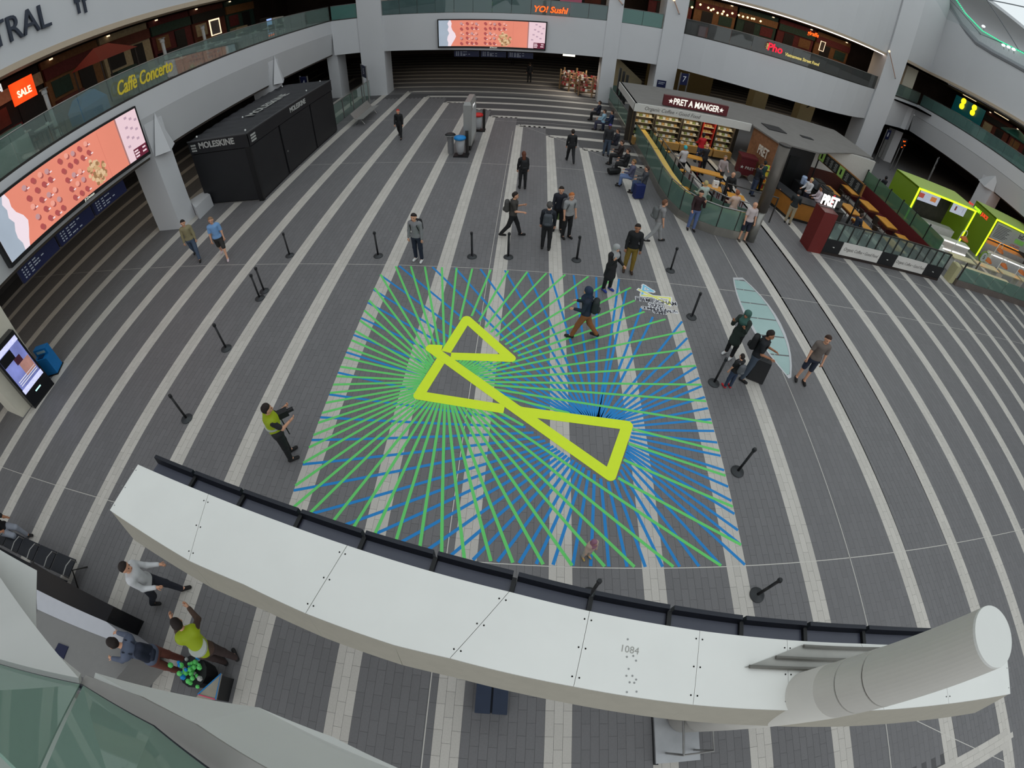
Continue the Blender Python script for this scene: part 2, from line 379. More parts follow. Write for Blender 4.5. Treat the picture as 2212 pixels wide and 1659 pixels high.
# pointed buttress facets where the balcony front meets its columns
for nm, y, x in (('trim_1', 16.1, -15.4), ('trim_2', 27.2, -15.4)):
    struct(MB().add([(x + .02, y + .2, 5.28), (x + .1, y - .65, 3.6), (x + .35, y + .1, 3.5), (x + .1, y + .75, 3.6), (x - .3, y, 3.4)], [(0, 1, 2), (0, 2, 3), (1, 4, 2), (2, 4, 3)]).build(nm, WHITE))
struct(MB().add([(36, 27.6, 5.3), (35.9, 27.2, 3.6), (35.6, 28.1, 3.5), (35.9, 29.2, 3.6), (36.4, 28, 3.4)], [(0, 2, 1), (0, 3, 2), (1, 2, 4), (2, 3, 4)]).build('trim_3', WHITE))
# floors and ceilings of the two storeys behind the fronts
def ring(name, z0, z1, mt, inset=.3):
    b = MB(); b.box((-40, 2, z0), (-15.4 - inset, 37, z1)); b.box((-40, 37.3, z0), (60, 60, z1)); b.box((36 + inset, -10, z0), (60, 37.3, z1)); b.prism([(30.4, 37.3), (36.3, 39.8), (36.3, 37.3)], z0, z1)
    return struct(b.build(name, mt))
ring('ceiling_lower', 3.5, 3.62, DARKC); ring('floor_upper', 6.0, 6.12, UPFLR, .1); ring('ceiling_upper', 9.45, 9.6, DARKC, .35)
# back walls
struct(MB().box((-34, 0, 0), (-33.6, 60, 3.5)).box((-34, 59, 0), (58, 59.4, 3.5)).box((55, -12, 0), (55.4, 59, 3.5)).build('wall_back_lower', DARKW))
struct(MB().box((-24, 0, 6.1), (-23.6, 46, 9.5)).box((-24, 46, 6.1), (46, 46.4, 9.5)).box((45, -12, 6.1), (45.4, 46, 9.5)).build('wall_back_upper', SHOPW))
# roof over the wings, and the light roof of clear cushions over the concourse
struct(MB().box((-42, -22, 19), (-15.6, 62, 19.3)).box((-15.6, 37.4, 19), (62, 62, 19.3)).build('roof_1', WHITE))
# ---------------- the floor artwork: tape strips and broad yellow bands ----------------
GREEN = mat('green_tape', (104, 212, 110), .5, var=.03); BLUE = mat('blue_tape', (18, 132, 204), .5, var=.03)
YELL = mat('yellow_tape', (226, 248, 40), .5, var=.02); YELL2 = mat('yellow_tape_overlap', (236, 255, 28), .5, var=.02)
art = thing('floor_artwork', 'taped floor artwork of green and blue rays round crossed yellow triangles', 'floor artwork')
GC = (-1.738, 7.406); BC = (1.944, 6.228)
GE = [(-4.63, 11.87), (-4.24, 12.37), (-3.72, 12.4), (-3.24, 12.4), (-2.66, 12.4), (-2.17, 12.4), (-1.65, 12.4), (-1.04, 12.4), (-.47, 12.4), (.16, 12.4), (.79, 12.4), (1.41, 12.4), (2.18, 12.4), (3.02, 12.37), (3.56, 11.98), (3.59, 11.3), (3.82, 10.77), (4.45, 10.5), (4.98, 10.02), (4.98, 9.26), (4.98, 8.58), (4.98, 7.88), (4.98, 7.31), (4.98, 6.6), (4.98, 5.77), (4.98, 5.08), (4.98, 4.28), (4.98, 3.37), (4.42, 2.92), (3.37, 2.92), (2.56, 2.92), (1.96, 2.92), (1.32, 2.92), (.76, 2.92), (.18, 2.92), (-.24, 2.92), (-.75, 2.92), (-1.19, 2.92), (-1.64, 2.92), (-2.16, 2.92), (-2.66, 2.92), (-3.2, 2.92), (-3.75, 2.92), (-4.45, 2.92), (-4.63, 3.42), (-4.63, 4.11), (-4.63, 4.7), (-4.63, 5.12), (-4.63, 5.47), (-4.63, 5.83), (-4.63, 6.13), (-4.63, 6.45), (-4.63, 6.77), (-4.63, 7.05), (-4.63, 7.34), (-4.63, 7.68), (-4.63, 8.03), (-4.63, 8.39), (-4.63, 8.71), (-4.63, 9.09), (-4.63, 9.55), (-4.63, 10.01), (-4.63, 10.5), (-4.63, 11.13)]
BA = [-178, -172.2, -166.6, -161.2, -155.6, -151.2, -146.7, -142.2, -137.1, -132.3, -127.4, -121.9, -116.4, -111.7, -106.7, -100.5, -94.5, -88.3, -82, -75.8, -70.1, -64.8, -59.1, -53.2, -47.5, -43.3, -39.7, -35, -30.7, -25.4, -18.3, -11.2, -4.1, 2.4, 9.2, 15.6, 21.9, 27.8, 32.1, 37.3, 43.3, 49, 54.4, 60.8, 67, 71.9, 78.4, 85.4, 92.4, 99.5, 106.2, 112.2, 118.3, 124, 128.6, 134.5, 139.5, 143.8, 147.7, 152.4, 157.7, 163.1, 169.3, 175.7]
BEND = {21.9: (4.45, 7.3), 27.8: (4.98, 7.83)}
def rect_hit(c, a):
    dx, dy = math.cos(a), math.sin(a); t = 1e9
    for lim, cc, dd in ((4.98, c[0], dx), (-4.63, c[0], dx), (12.4, c[1], dy), (2.92, c[1], dy)):
        if abs(dd) > 1e-9:
            q = (lim - cc) / dd
            if q > 0: t = min(t, q)
    return (c[0] + dx * t, c[1] + dy * t)
BE = [rect_hit(BC, math.radians(a)) for a in BA]
BE = [((3.75, 10.95) if 66 < a < 68 else (3.4, 11.9) if 71 < a < 73 else (4.05, 10.55) if 60 < a < 61.5 else e) for a, e in zip(BA, BE)]
TRI = [[(-2.06, 8.45), (-1.8, 8.35), (-.0, 6.85), (-.05, 6.55), (-2.4, 6.76), (-2.46, 6.92)],      # middle
       [(-1.66, 9.96), (-1.36, 9.98), (.02, 8.47), (-.13, 8.19), (-2.0, 8.3)],                       # upper
       [(.0, 6.62), (.25, 6.76), (2.78, 6.52), (2.88, 6.38), (2.36, 4.9), (2.1, 4.82), (.0, 6.4)]]   # right
def cut(p, q, poly):
    """parameter span of segment p-q lying inside a convex polygon"""
    t0, t1 = 0.0, 1.0; n = len(poly)
    ar = sum(poly[k][0] * poly[(k + 1) % n][1] - poly[(k + 1) % n][0] * poly[k][1] for k in range(n)); sg = 1 if ar > 0 else -1
    for k in range(n):
        a, b = poly[k], poly[(k + 1) % n]; nx, ny = -(b[1] - a[1]) * sg, (b[0] - a[0]) * sg
        f0 = (p[0] - a[0]) * nx + (p[1] - a[1]) * ny; f1 = (q[0] - a[0]) * nx + (q[1] - a[1]) * ny
        if f0 < 0 and f1 < 0: return None
        if f0 < 0 or f1 < 0:
            t = f0 / (f0 - f1)
            if f0 < 0: t0 = max(t0, t)
            else: t1 = min(t1, t)
    return (t0, t1) if t1 > t0 else None
def strip(p, q, w, z, mt, name):
    d = Vector((q[0] - p[0], q[1] - p[1])).normalized(); k = Vector((-d.y, d.x)) * w / 2; p = Vector(p); q = Vector(q)
    return MB().prism([tuple(p + k), tuple(q + k), tuple(q - k), tuple(p - k)], .0005, z).build(name, mt, art)
def rays(c, ends, mt, z, name, first):
    for e in ends:
        spans = [(0.0, 1.0)]
        for tri in TRI:
            u = cut(c, e, tri)
            if u: spans = [s for a, b in spans for s in ((a, min(b, u[0])), (max(a, u[1]), b)) if s[1] - s[0] > .02]
        for a, b in spans:
            if name == 'blue_tape' and b < .95 and (b - a) < .12: continue
            strip((c[0] + (e[0] - c[0]) * a, c[1] + (e[1] - c[1]) * a), (c[0] + (e[0] - c[0]) * b, c[1] + (e[1] - c[1]) * b), .068, z, mt, name)
rays(BC, BE, BLUE, .0022, 'blue_tape', 2); rays(GC, GE, GREEN, .0034, 'green_tape', 0)
def ybar(p, q, w, z, e0='r', e1='r'):
    """broad band with rounded ('r') or cut ends"""
    p = Vector(p); q = Vector(q); d = (q - p).normalized(); k = Vector((-d.y, d.x)); h = w / 2; P = []
    def cap(c, s):
        a0 = math.atan2(k.y * s, k.x * s)
        return [(c.x + h * math.cos(a0 + sgn * math.pi * j / 10), c.y + h * math.sin(a0 + sgn * math.pi * j / 10)) for sgn in (-1,) for j in range(11)]
    P += cap(q, 1) if e1 == 'r' else [tuple(q + k * h), tuple(q - k * h)]
    P += cap(p, -1) if e0 == 'r' else [tuple(p - k * h), tuple(p + k * h)]
    return MB().prism(P, .001, z).build('yellow_band', YELL, art)
YW = .27
ybar((-1.51, 9.83), (-1.89, 8.45), YW, .0046, 'r', 'c'); ybar((-1.96, 8.18), (-2.33, 6.90), YW, .0046, 'c', 'r')
ybar((-1.51, 9.83), (-.16, 8.36), YW, .0052); ybar((-1.74, 8.3), (-.16, 8.36), YW, .0058, 'c', 'r')
ybar((-2.33, 8.56), (2.2, 4.99), YW, .0064); ybar((-2.33, 6.9), (-.22, 6.66), YW, .0052, 'r', 'c'); ybar((.1, 6.63), (2.73, 6.39), YW, .0058, 'c', 'r')
ybar((2.73, 6.39), (2.2, 4.99), YW, .0070); ybar((-2.33, 8.56), (-2.02, 8.56), YW, .0070, 'r', 'c')
# printed logo on the paving
LB = mat('print_white', (236, 236, 238), .5, var=.01); LK = mat('print_grey', (88, 86, 96), .5, var=.01); LBL = mat('print_blue', (130, 205, 235), .5, var=.01); LY = mat('print_yellow', (238, 236, 120), .5, var=.01)
lg = thing('floor_logo', 'printed white-edged Birmingham 2022 logo on paving beside the artwork corner', 'floor logo')
ZF = Matrix.Rotation(-.06, 4, 'Z').to_quaternion()
def two(s, size, x, y, sx=1.0):
    text(s, 'lettering_edge', LB, size, (x, y, .002), ZF, lg, .001, 'CENTER', sx, .028); text(s, 'lettering', LK, size, (x, y, .0045), ZF, lg, .0008, 'CENTER', sx, .004)
two('BIRMINGHAM', .26, 4.312,11.359, 0.86); two('2022', .25, 4.267,11.117, 1.0); two('COMMONWEALTH', .15, 4.339,10.931, .9); two('GAMES', .15, 4.315,10.803, .9)
def lbar(p, q, w, z, mt, nm):
    p = Vector(p); q = Vector(q); d = (q - p).normalized(); k = Vector((-d.y, d.x)) * w / 2; e = d * w / 2
    MB().prism([tuple(p + k - e), tuple(q + k + e), tuple(q - k + e), tuple(p - k - e)], .0005, z).build(nm, mt, lg)
la, lb_, lc, ld, le, lf = ((4.03,12.161), (4.285,11.895), (3.875,11.608), (3.829,11.899), (4.728,11.256), (4.817,11.607))
for kz, (p, q, mt) in enumerate(((la, lb_, LBL), (la, lc, LBL), (lb_, (lc[0] + .05, lb_[1] - .02), LBL), (ld, le, LY), (lc, lf, LY), (lf, le, LY))):
    lbar(p, q, .15, .0012 + kz * .0001, LB, 'mark_edge'); lbar(p, q, .07, .0028 + kz * .0001, mt, 'mark')
# ---------------- retractable-belt stanchions ----------------
def stanchion(x, y, label, belt=False, rz=0.0):
    t = thing('stanchion', label, 'barrier post', (x, y, 0), rz, 'black barrier posts round the artwork')
    RUB = mat('stanchion_black', (38, 38, 40), .45, .2, var=.05); DK = mat('stanchion_base', (58, 60, 62), .5, .2, var=.05)
    MB().lathe((0, 0, 0), [(.165, 0), (.17, .012), (.16, .03), (.05, .042), (.035, .06)], 24).build('base', DK, t, True)
    MB().lathe((0, 0, 0), [(.032, .05), (.032, .88)], 12).build('post', RUB, t, True)
    MB().lathe((0, 0, 0), [(.034, .87), (.045, .88), (.045, .955), (.038, .97), (.01, .975)], 14).box((-.05, -.012, .89), (-.04, .012, .95)).box((.04, -.012, .89), (.05, .012, .95)).build('head', RUB, t)
    if belt:
        MB().box((.036, -.02, .05), (.042, .02, .9)).box((.03, -.025, .02), (.055, .025, .1)).build('belt', mat('belt_web', (52, 52, 56), .8), t)
for px, lab, bl in (((-8.468,12.978), 'black barrier post up the left side nearest the two walking men', 0), ((-8.484,10.846), 'farther of the two black posts standing close together', 0), ((-8.464,10.466), 'nearer of the two black posts standing close together', 0),
        ((-8.498,8.121), 'lone black barrier post on left, second from the cameraman', 0), ((-8.436,5.527), 'black barrier post nearest left of the cameraman in yellow vest', 0), ((-1.745,13.123), 'black post with hanging belt before the longitudinal joint, behind top artwork edge', 1),
        ((-0.511,13.208), 'black post with belt coiled to its base, behind the lettered-sweater group', 1), ((1.828,13.327), 'black post with slack belt left of grey headscarf woman', 1), ((-5.024,12.979), 'black barrier post left of the youth in grey hoodie', 0),
        ((5.183,13.239), 'black barrier post right of man in black blazer', 0), ((5.353,10.721), 'black post with slack belt next to the printed floor logo', 1), ((5.368,7.968), 'black barrier post beside the child with grey backpack', 0),
        ((5.317,5.193), 'black barrier post at right edge of artwork, halfway down', 0), ((5.117,2.255), 'black barrier post off the artwork lower right corner', 0), ((1.641,2.328), 'black barrier post half hidden behind the white canopy edge', 0)):
    stanchion(px[0], px[1], lab, bl, random.uniform(-3, 3))
# ---------------- the white canopy carried by a round column, just below the viewpoint ----------------
CANW = mat('canopy_white', (232, 231, 226), .5, var=.03, scale=2); SEAM = mat('seam_grey', (150, 150, 148), .7, var=.05); SLATE = mat('dark_slate', (74, 76, 92), .35, var=.06, spec=.6); RIM = mat('black_rim', (40, 42, 50), .4, .3)
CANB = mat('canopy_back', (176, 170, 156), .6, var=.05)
can = thing('canopy', 'long white panelled display canopy crossing the view below the balcony', 'canopy')
ZC = 3.8
farE = [(-5.094,2.194), (-3.701,1.969), (-2.617,1.782), (-1.707,1.617), (-0.903,1.469), (0.079,1.29), (0.904,1.119), (2.071,0.89), (3.102,0.702), (4.132,0.518), (5.488,0.246), (7.001,-0.052)]
nearE = [(-5.194,1.447), (-3.599,1.089), (-2.8,0.976), (-1.983,0.803), (-1.013,0.632), (-0.449,0.566), (0.739,0.359), (1.921,0.136), (2.989,-0.055), (4.297,-0.31), (5.433,-0.522), (6.845,-0.793)]
JB = {0, 1, 3, 5, 6, 7, 8, 9, 10, 11}
n = len(farE)
def lerp(a, b, t): return (a[0] + (b[0] - a[0]) * t, a[1] + (b[1] - a[1]) * t)
cur = [0]
for a, b in ((0, 1), (1, 3), (3, 5), (5, 6), (6, 7), (7, 8), (8, 9), (9, 10), (10, 11)):
    e = .004
    poly = [farE[k] for k in range(a, b + 1)] + [nearE[k] for k in range(b, a - 1, -1)]
    c = (sum(p[0] for p in poly) / len(poly), sum(p[1] for p in poly) / len(poly))
    poly = [(c[0] + (x - c[0]) * .9955, c[1] + (y - c[1]) * .9955) for x, y in poly]
    MB().prism(poly, ZC - .05, ZC).build('top_panel', CANW, can)
    bb = MB()
    for k in (a, b):                                    # bolt heads beside each seam
        for t in (.12, .5, .88):
            for s in (-.035, .035):
                p = lerp(farE[k], nearE[k], t); q = farE[min(k + 1, n - 1)] if k < n - 1 else farE[k]; o = farE[max(k - 1, 0)]
                d = Vector((q[0] - o[0], q[1] - o[1])).normalized(); bb.lathe((p[0] + d.x * s, p[1] + d.y * s, ZC), [(.009, 0), (.009, .004)], 6)
    bb.build('bolt', SEAM, can)['kind'] = 'stuff'
# scattered drill holes and scuffs on the panel over the middle
hb = MB()
for p in ((1.286,0.826), (1.268,0.648), (1.334,0.656), (1.36,0.608), (1.281,0.527), (1.256,0.459), (1.316,0.457), (1.352,0.419), (1.286,0.394), (1.332,0.388), (1.255,0.299), (1.351,0.3)):
    hb.lathe((*p, ZC), [(.011, 0), (.011, .002)], 8)
hb.build('drill_mark', SEAM, can)['kind'] = 'stuff'; text('1084', 'pencil_note', mat('pencil', (160, 158, 152), .8), .1, (1.299,0.717,3.802), Matrix.Rotation(-.2, 4, 'Z').to_quaternion(), can, .0005)
bk = MB(); ck = MB()
for k in range(n - 1):
    a, b = nearE[k], nearE[k + 1]; d = Vector((b[0] - a[0], b[1] - a[1])).normalized(); o = Vector((d.y, -d.x))
    e = lambda p, q: (p[0] + o.x * q, p[1] + o.y * q)
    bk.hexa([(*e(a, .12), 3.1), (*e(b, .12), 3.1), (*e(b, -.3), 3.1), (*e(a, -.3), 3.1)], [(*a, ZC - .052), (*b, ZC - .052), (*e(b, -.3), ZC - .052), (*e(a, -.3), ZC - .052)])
    f, g = farE[k], farE[k + 1]
    ck.hexa([(*f, 2.2), (*g, 2.2), (g[0] - o.x * -.3, g[1] - o.y * -.3, 2.2), (f[0] - o.x * -.3, f[1] - o.y * -.3, 2.2)], [(*f, ZC - .052), (*g, ZC - .052), (g[0] + o.x * .3, g[1] + o.y * .3, ZC - .052), (f[0] + o.x * .3, f[1] + o.y * .3, ZC - .052)])
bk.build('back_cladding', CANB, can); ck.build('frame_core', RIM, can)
# display modules hung along the far edge: dark ledge with a raised outer rim, narrow gaps between
mods = [(-5.077,2.197), (-4.252,2.061), (-3.39,1.916), (-2.521,1.768), (-1.668,1.611), (-0.813,1.459), (0.069,1.295), (0.895,1.119), (1.767,0.949), (2.618,0.786), (3.455,0.638), (4.333,0.479), (5.488,0.246), (6.85,-0.03)]
for a, b in zip(mods[:-1], mods[1:]):
    d = Vector((b[0] - a[0], b[1] - a[1])); L = d.length; d.normalize(); o = Vector((-d.y, d.x)); g = .05
    A = (a[0] + d.x * g, a[1] + d.y * g); B = (b[0] - d.x * .0, b[1] - d.y * .0)
    e = lambda p, q: (p[0] + o.x * q, p[1] + o.y * q)
    m = MB().hexa([(*e(A, .0), 2.3), (*e(B, .0), 2.3), (*e(B, .27), 2.3), (*e(A, .27), 2.3)], [(*e(A, .0), 3.55), (*e(B, .0), 3.55), (*e(B, .27), 3.55), (*e(A, .27), 3.55)]).build('display_module', SLATE, can)
    MB().hexa([(*e(A, .20), 3.55), (*e(B, .20), 3.55), (*e(B, .27), 3.55), (*e(A, .27), 3.55)], [(*e(A, .22), 3.68), (*e(B, .22), 3.68), (*e(B, .27), 3.68), (*e(A, .27), 3.68)]).build('module_rim', RIM, m)
    MB().hexa([(*e(B, .0), 2.3), (*e((B[0] + d.x * .05, B[1] + d.y * .05), .0), 2.3), (*e((B[0] + d.x * .05, B[1] + d.y * .05), .22), 2.3), (*e(B, .22), 2.3)], [(*e(B, .0), 3.6), (*e((B[0] + d.x * .05, B[1] + d.y * .05), .0), 3.6), (*e((B[0] + d.x * .05, B[1] + d.y * .05), .22), 3.6), (*e(B, .22), 3.6)]).build('module_joint', BLACK, can)
# access hatch: a recessed tray with three ribs next to the column
hp = [(3.277,0.621), (4.905,0.328), (4.371,0.186), (2.524,0.463)]
MB().prism(hp, 3.803, 3.81).build('hatch', mat('hatch_grey', (168, 166, 160), .5, .2, var=.12, scale=3), can)
for a, b in (((3.285,0.602), (4.849,0.318)), ((2.906,0.524), (4.612,0.229)), ((2.573,0.462), (4.322,0.182))):
    MB().tube([(*a, 3.83), (*b, 3.83)], .022, 6).build('hatch_rib', mat('rib_grey', (110, 108, 102), .5, .3), can)
# the round column through the canopy
ct = mat('column_white', (206, 202, 194), .5, var=.02)
colm = thing('round_column', 'thick white round column rising through the canopy end', 'column', (3.24, .05, 0))
prof = [(.28, 0), (.275, 3.6)]; MB().lathe((0, 0, 0), [(.28, .12), (.275, 4.3)], 40).build('shaft', ct, colm, True)
for a, b, ra, rb in ((4.3, 4.62, .274, .27), (4.64, 5.0, .268, .262), (5.02, 6.2, .26, .225)):
    MB().lathe((0, 0, 0), [(ra, a), (rb, b)], 40).build('shaft_section', ct, colm, False)
MB().lathe((0, 0, 0), [(.225, 6.2), (.222, 6.22), (.05, 6.222)], 40).build('cap', mat('cap_white', (222, 221, 216), .5, var=.01), colm)
MB().lathe((0, 0, 0), [(.262, 4.3), (.262, 4.33)], 40).lathe((0, 0, 0), [(.256, 4.61), (.256, 4.65)], 40).lathe((0, 0, 0), [(.25, 4.99), (.25, 5.03)], 40).build('ring_gap', mat('ring_dark', (70, 64, 56), .7), colm)
pl = thing('column_plinth', 'square steel plinth at the foot of the round column', 'plinth')
MB().prism([(2.718,0.167), (2.728,-0.737), (3.525,-0.745), (3.522,0.047)], .0, .1).build('plate', mat('plinth_steel', (176, 176, 178), .35, .6, var=.08), pl)
MB().prism([(2.701,0.172), (2.712,-0.758), (2.793,-0.765), (2.784,0.167)], .0, .03).build('drain', BLACK, pl)
hr = thing('guard_rail', 'bent stainless guard rail standing by the round column', 'rail')
pA = (2.942,0.057); pB = (2.916,-0.569); pC = (3.421,-0.561); pD = (3.431,-0.186)
MB().tube([(*pA, .9), (*pB, .9), (*pC, .9), (*pD, .9)], .022, 10).build('top_rail', STEEL, hr)
for p in (pA, pB, pC, pD): MB().tube([(*p, .9), (*p, 0.0)], .02, 8).build('post', STEEL, hr)
nb = thing('flight_case', 'dark blue double-lidded case lying under the canopy edge', 'case')
MB().box((-.3, .12, 0), (-.055, .95, .38)).build('case_half', mat('navy_case', (42, 52, 72), .6, var=.08), nb); MB().box((-.02, .12, 0), (.22, .95, .38)).build('case_half', mat('navy_case', (42, 52, 72), .6), nb); MB().box((-.055, .14, 0), (-.02, .93, .33)).build('hinge_strip', mat('navy_dark', (24, 30, 44), .6), nb)
# ---------------- balcony corner the viewpoint belongs to (bottom left) ----------------
PARW = mat('parapet_white', (206, 206, 202), .6, var=.03, scale=2); LEDGE = mat('ledge_grey', (150, 146, 142), .5, .2, var=.06); ALU = mat('dark_alu', (62, 66, 74), .4, .6)
z0, z1 = 6.25, 5.0
struct(MB().slab([(-3.664,-0.715,6.25), (-2.173,-0.365,6.25), (-2.417,-0.368,6), (-4.132,-0.403,5), (-4.49,0.182,5), (-6.025,0.204,5), (-6.209,-0.318,5.4)][::-1], .05).build('wall_near_left', PARW))
struct(MB().slab([(-2.132,-0.258,6.2), (-1.416,-0.291,6.2), (-0.959,-0.395,6.2), (-0.693,-0.537,6.2), (-0.252,-0.427,5.4), (-0.951,-0.23,5.4), (-1.474,-0.159,5.4)], .05).build('wall_near', PARW))
struct(MB().slab([(-2.18,-0.294,6.22), (-2.202,-0.37,6.22), (-1.639,-0.391,6.22), (-1.224,-0.488,6.22), (-0.949,-0.398,6.22), (-1.402,-0.293,6.22), (-1.772,-0.268,6.22)], .04).build('trim_near', LEDGE))
bal = thing('near_balustrade', 'green-tinted glass balustrade on the near balcony corner, bottom left', 'balustrade')
GNEAR = glass('near_glass', (150, 180, 165), .35, .02, .12)
MB().slab([(-3.186,-0.609,6.3), (-2.122,-0.361,6.3), (-1.245,-0.571,7.3), (-1.831,-0.531,7.3)], .015).build('glass_pane', GNEAR, bal)
MB().slab([(-2.099,-0.358,6.3), (-1.577,-0.388,6.3), (-1.149,-0.506,6.3), (-0.897,-0.478,7.3), (-1.208,-0.534,7.3)], .015).build('glass_pane', GNEAR, bal)
MB().tube([(-3.215,-0.615,6.28), (-2.134,-0.362,6.28), (-1.592,-0.39,6.28), (-1.161,-0.506,6.28)], .02, 6).build('channel', ALU, bal)
struct(MB().slab([(-4.638,-1.279,6), (-2.409,-0.457,6), (-1.297,-0.65,6), (-1.219,-1.4,6), (-6.634,-6.255,6)], .1).build('floor_near_balcony', mat('balcony_tile', (150, 158, 150), .4, var=.1, scale=1.5)))
# ---------------- things at the near left ----------------
sp = thing('service_plinth', 'grey built-in service plinth with pale sloping edge at near left corner', 'plinth')
gm = mat('plinth_grey', (128, 126, 124), .6, var=.04)
MB().prism([(-9.243,-0.249), (-6.552,-0.135), (-6.183,-0.171), (-6.663,-1.029), (-9.144,-1.11)], 0, 1.0).build('body', gm, sp)
MB().prism([(-9.515,0.108), (-7.161,0.132), (-6.33,-0.053), (-6.51,-0.136), (-9.242,-0.267)], 0, 1.02).build('pale_edge', mat('plinth_pale', (190, 190, 196), .5, var=.03), sp)
MB().prism([(-8.249,-0.671), (-7.946,-0.642), (-7.98,-0.947), (-8.317,-0.944)], .9, 1.02).build('navy_plate', mat('navy_plate', (24, 30, 62), .4), sp)
bw = tag(MB().prism([(-10.086,0.617), (-7.129,0.462), (-7.184,0.113), (-9.541,0.108), (-9.891,0.12)], 0, 1.0).build('black_partition', mat('gloss_black', (22, 22, 26), .25, var=.05)), 'low gloss black partition behind the seat bench at near left', 'partition')
# seat bench along the partition
bn = thing('seat_bench', 'dark perforated metal seat bench with steel armrests at left edge', 'bench')
DS = mat('seat_dark', (52, 54, 60), .45, .4, var=.08)
a = Vector((-13.032,0.682, .42)); b = Vector((-9.267,0.689, .42)); d = (b - a).normalized(); o = Vector((-d.y, d.x, 0))
for k in range(5):
    p = a + (b - a) * (k / 5); q = a + (b - a) * ((k + .93) / 5)
    MB().hexa([p, q, q + o * .45, p + o * .45], [p + Vector((0, 0, .03)), q + Vector((0, 0, .03)), q + o * .45 + Vector((0, 0, .03)), p + o * .45 + Vector((0, 0, .03))]).build('seat', DS, bn)
    MB().hexa([p - o * .1, q - o * .1, q - o * .07, p - o * .07], [p - o * .22 + Vector((0, 0, .42)), q - o * .22 + Vector((0, 0, .42)), q - o * .19 + Vector((0, 0, .42)), p - o * .19 + Vector((0, 0, .42))]).build('backrest', DS, bn)
for k in range(6):
    p = a + (b - a) * (k / 5)
    MB().tube([p + Vector((0, 0, .05)), p - o * .02 + Vector((0, 0, .24)), p + o * .2 + Vector((0, 0, .26)), p + o * .38 + Vector((0, 0, .2)), p + o * .4 + Vector((0, 0, .02))], .018, 8).build('armrest', STEEL, bn)
for k in (0, 2.5, 4.9):
    p = a + (b - a) * (k / 5); MB().tube([p + o * .45 - Vector((0, 0, .42)), p + o * .2 - Vector((0, 0, .03)), p - o * .12 - Vector((0, 0, .42))], .02, 8).build('leg', DKSTEEL, bn)
# digital advertising kiosk and blue bin
kx = [(-15.088,6.175), (-15.197,5.097)]
A = Vector((*kx[0], 0)); B = Vector((*kx[1], 0)); u = (B - A).normalized(); w_ = (B - A).length; nrm = Vector((-u.y, u.x, 0)) * -1
if nrm.x < 0: nrm = -nrm
kk = thing('digital_kiosk', 'tall black digital advertising kiosk on the left column', 'kiosk')
def kb(u0, u1, z0, z1, d0, d1, nm, mt):
    P = [A + u * u0 + nrm * d0, A + u * u1 + nrm * d0, A + u * u1 + nrm * d1, A + u * u0 + nrm * d1]
    return MB().hexa([p + Vector((0, 0, z0)) for p in P], [p + Vector((0, 0, z1)) for p in P]).build(nm, mt, kk)
kb(0, w_, 0, 2.45, -.35, 0, 'body', mat('gloss_black', (22, 22, 26), .25))
kb(.08, w_ - .08, .72, 2.28, 0, .012, 'screen', mat('kiosk_screen', (120, 128, 190), .3, emit=.9, var=.5, scale=1.6))
kb(.06, w_ - .06, 2.12, 2.3, .012, .016, 'banner', mat('kiosk_banner', (205, 208, 245), .4, emit=1.0, var=.2, scale=14)); kb(.06, w_ - .06, .62, .8, .012, .016, 'banner', mat('kiosk_banner', (205, 208, 245), .4, emit=1.0))
kb(.45 * w_, w_ - .08, 1.75, 2.1, .012, .016, 'caption', mat('kiosk_black', (12, 12, 18), .4)); kb(.1, w_ * .5, 1.0, 1.5, .013, .017, 'picture', mat('kiosk_skin', (190, 140, 130), .5, emit=.6, var=.3, scale=5)); kb(.3 * w_, .55 * w_, 1.5, 1.75, .013, .018, 'picture', mat('kiosk_hair', (80, 40, 60), .5, emit=.4, var=.3)); kb(.38 * w_, .62 * w_, .38, .43, 0, .01, 'maker_light', mat('cyan_light', (190, 240, 235), .4, emit=1.2, var=0))
for z in (.9, .98, 1.06): kb(.12, w_ - .15, z, z + .03, .012, .017, 'caption_line', mat('kiosk_white', (230, 230, 240), .4, emit=.8, var=0))
struct(MB().hexa([A - u * .05 - nrm * .36, B + u * .45 - nrm * .36, B + u * .45 - nrm * 1.6, A - u * .05 - nrm * 1.6], [p + Vector((0, 0, 4)) for p in (A - u * .25 - nrm * .36, B + u * .45 - nrm * .36, B + u * .45 - nrm * 1.6, A - u * .25 - nrm * 1.6)]).build('column_10', mat('column_cream', (206, 200, 184), .6, var=.03)))
bb = thing('blue_bin', 'bright blue litter bin box behind the digital kiosk', 'bin', (-15.664,6.738, 0), .35)
BB = mat('bin_blue', (16, 112, 178), .5, var=.06)
MB().box((-.3, -.25, .03), (.3, .25, .75)).build('body', BB, bb); MB().box((-.3, .0, .75), (.3, .25, 1.0)).build('back_panel', BB, bb); MB().box((-.14, -.2, .755), (.12, -.02, .78)).build('slot', mat('slot_navy', (10, 50, 90), .5), bb); MB().box((-.2, .01, .82), (.2, -.005, .92)).build('notice', mat('notice_pale', (150, 180, 190), .6), bb); MB().box((-.33, -.28, 0), (.33, .28, .04)).build('foot', BLACK, bb)
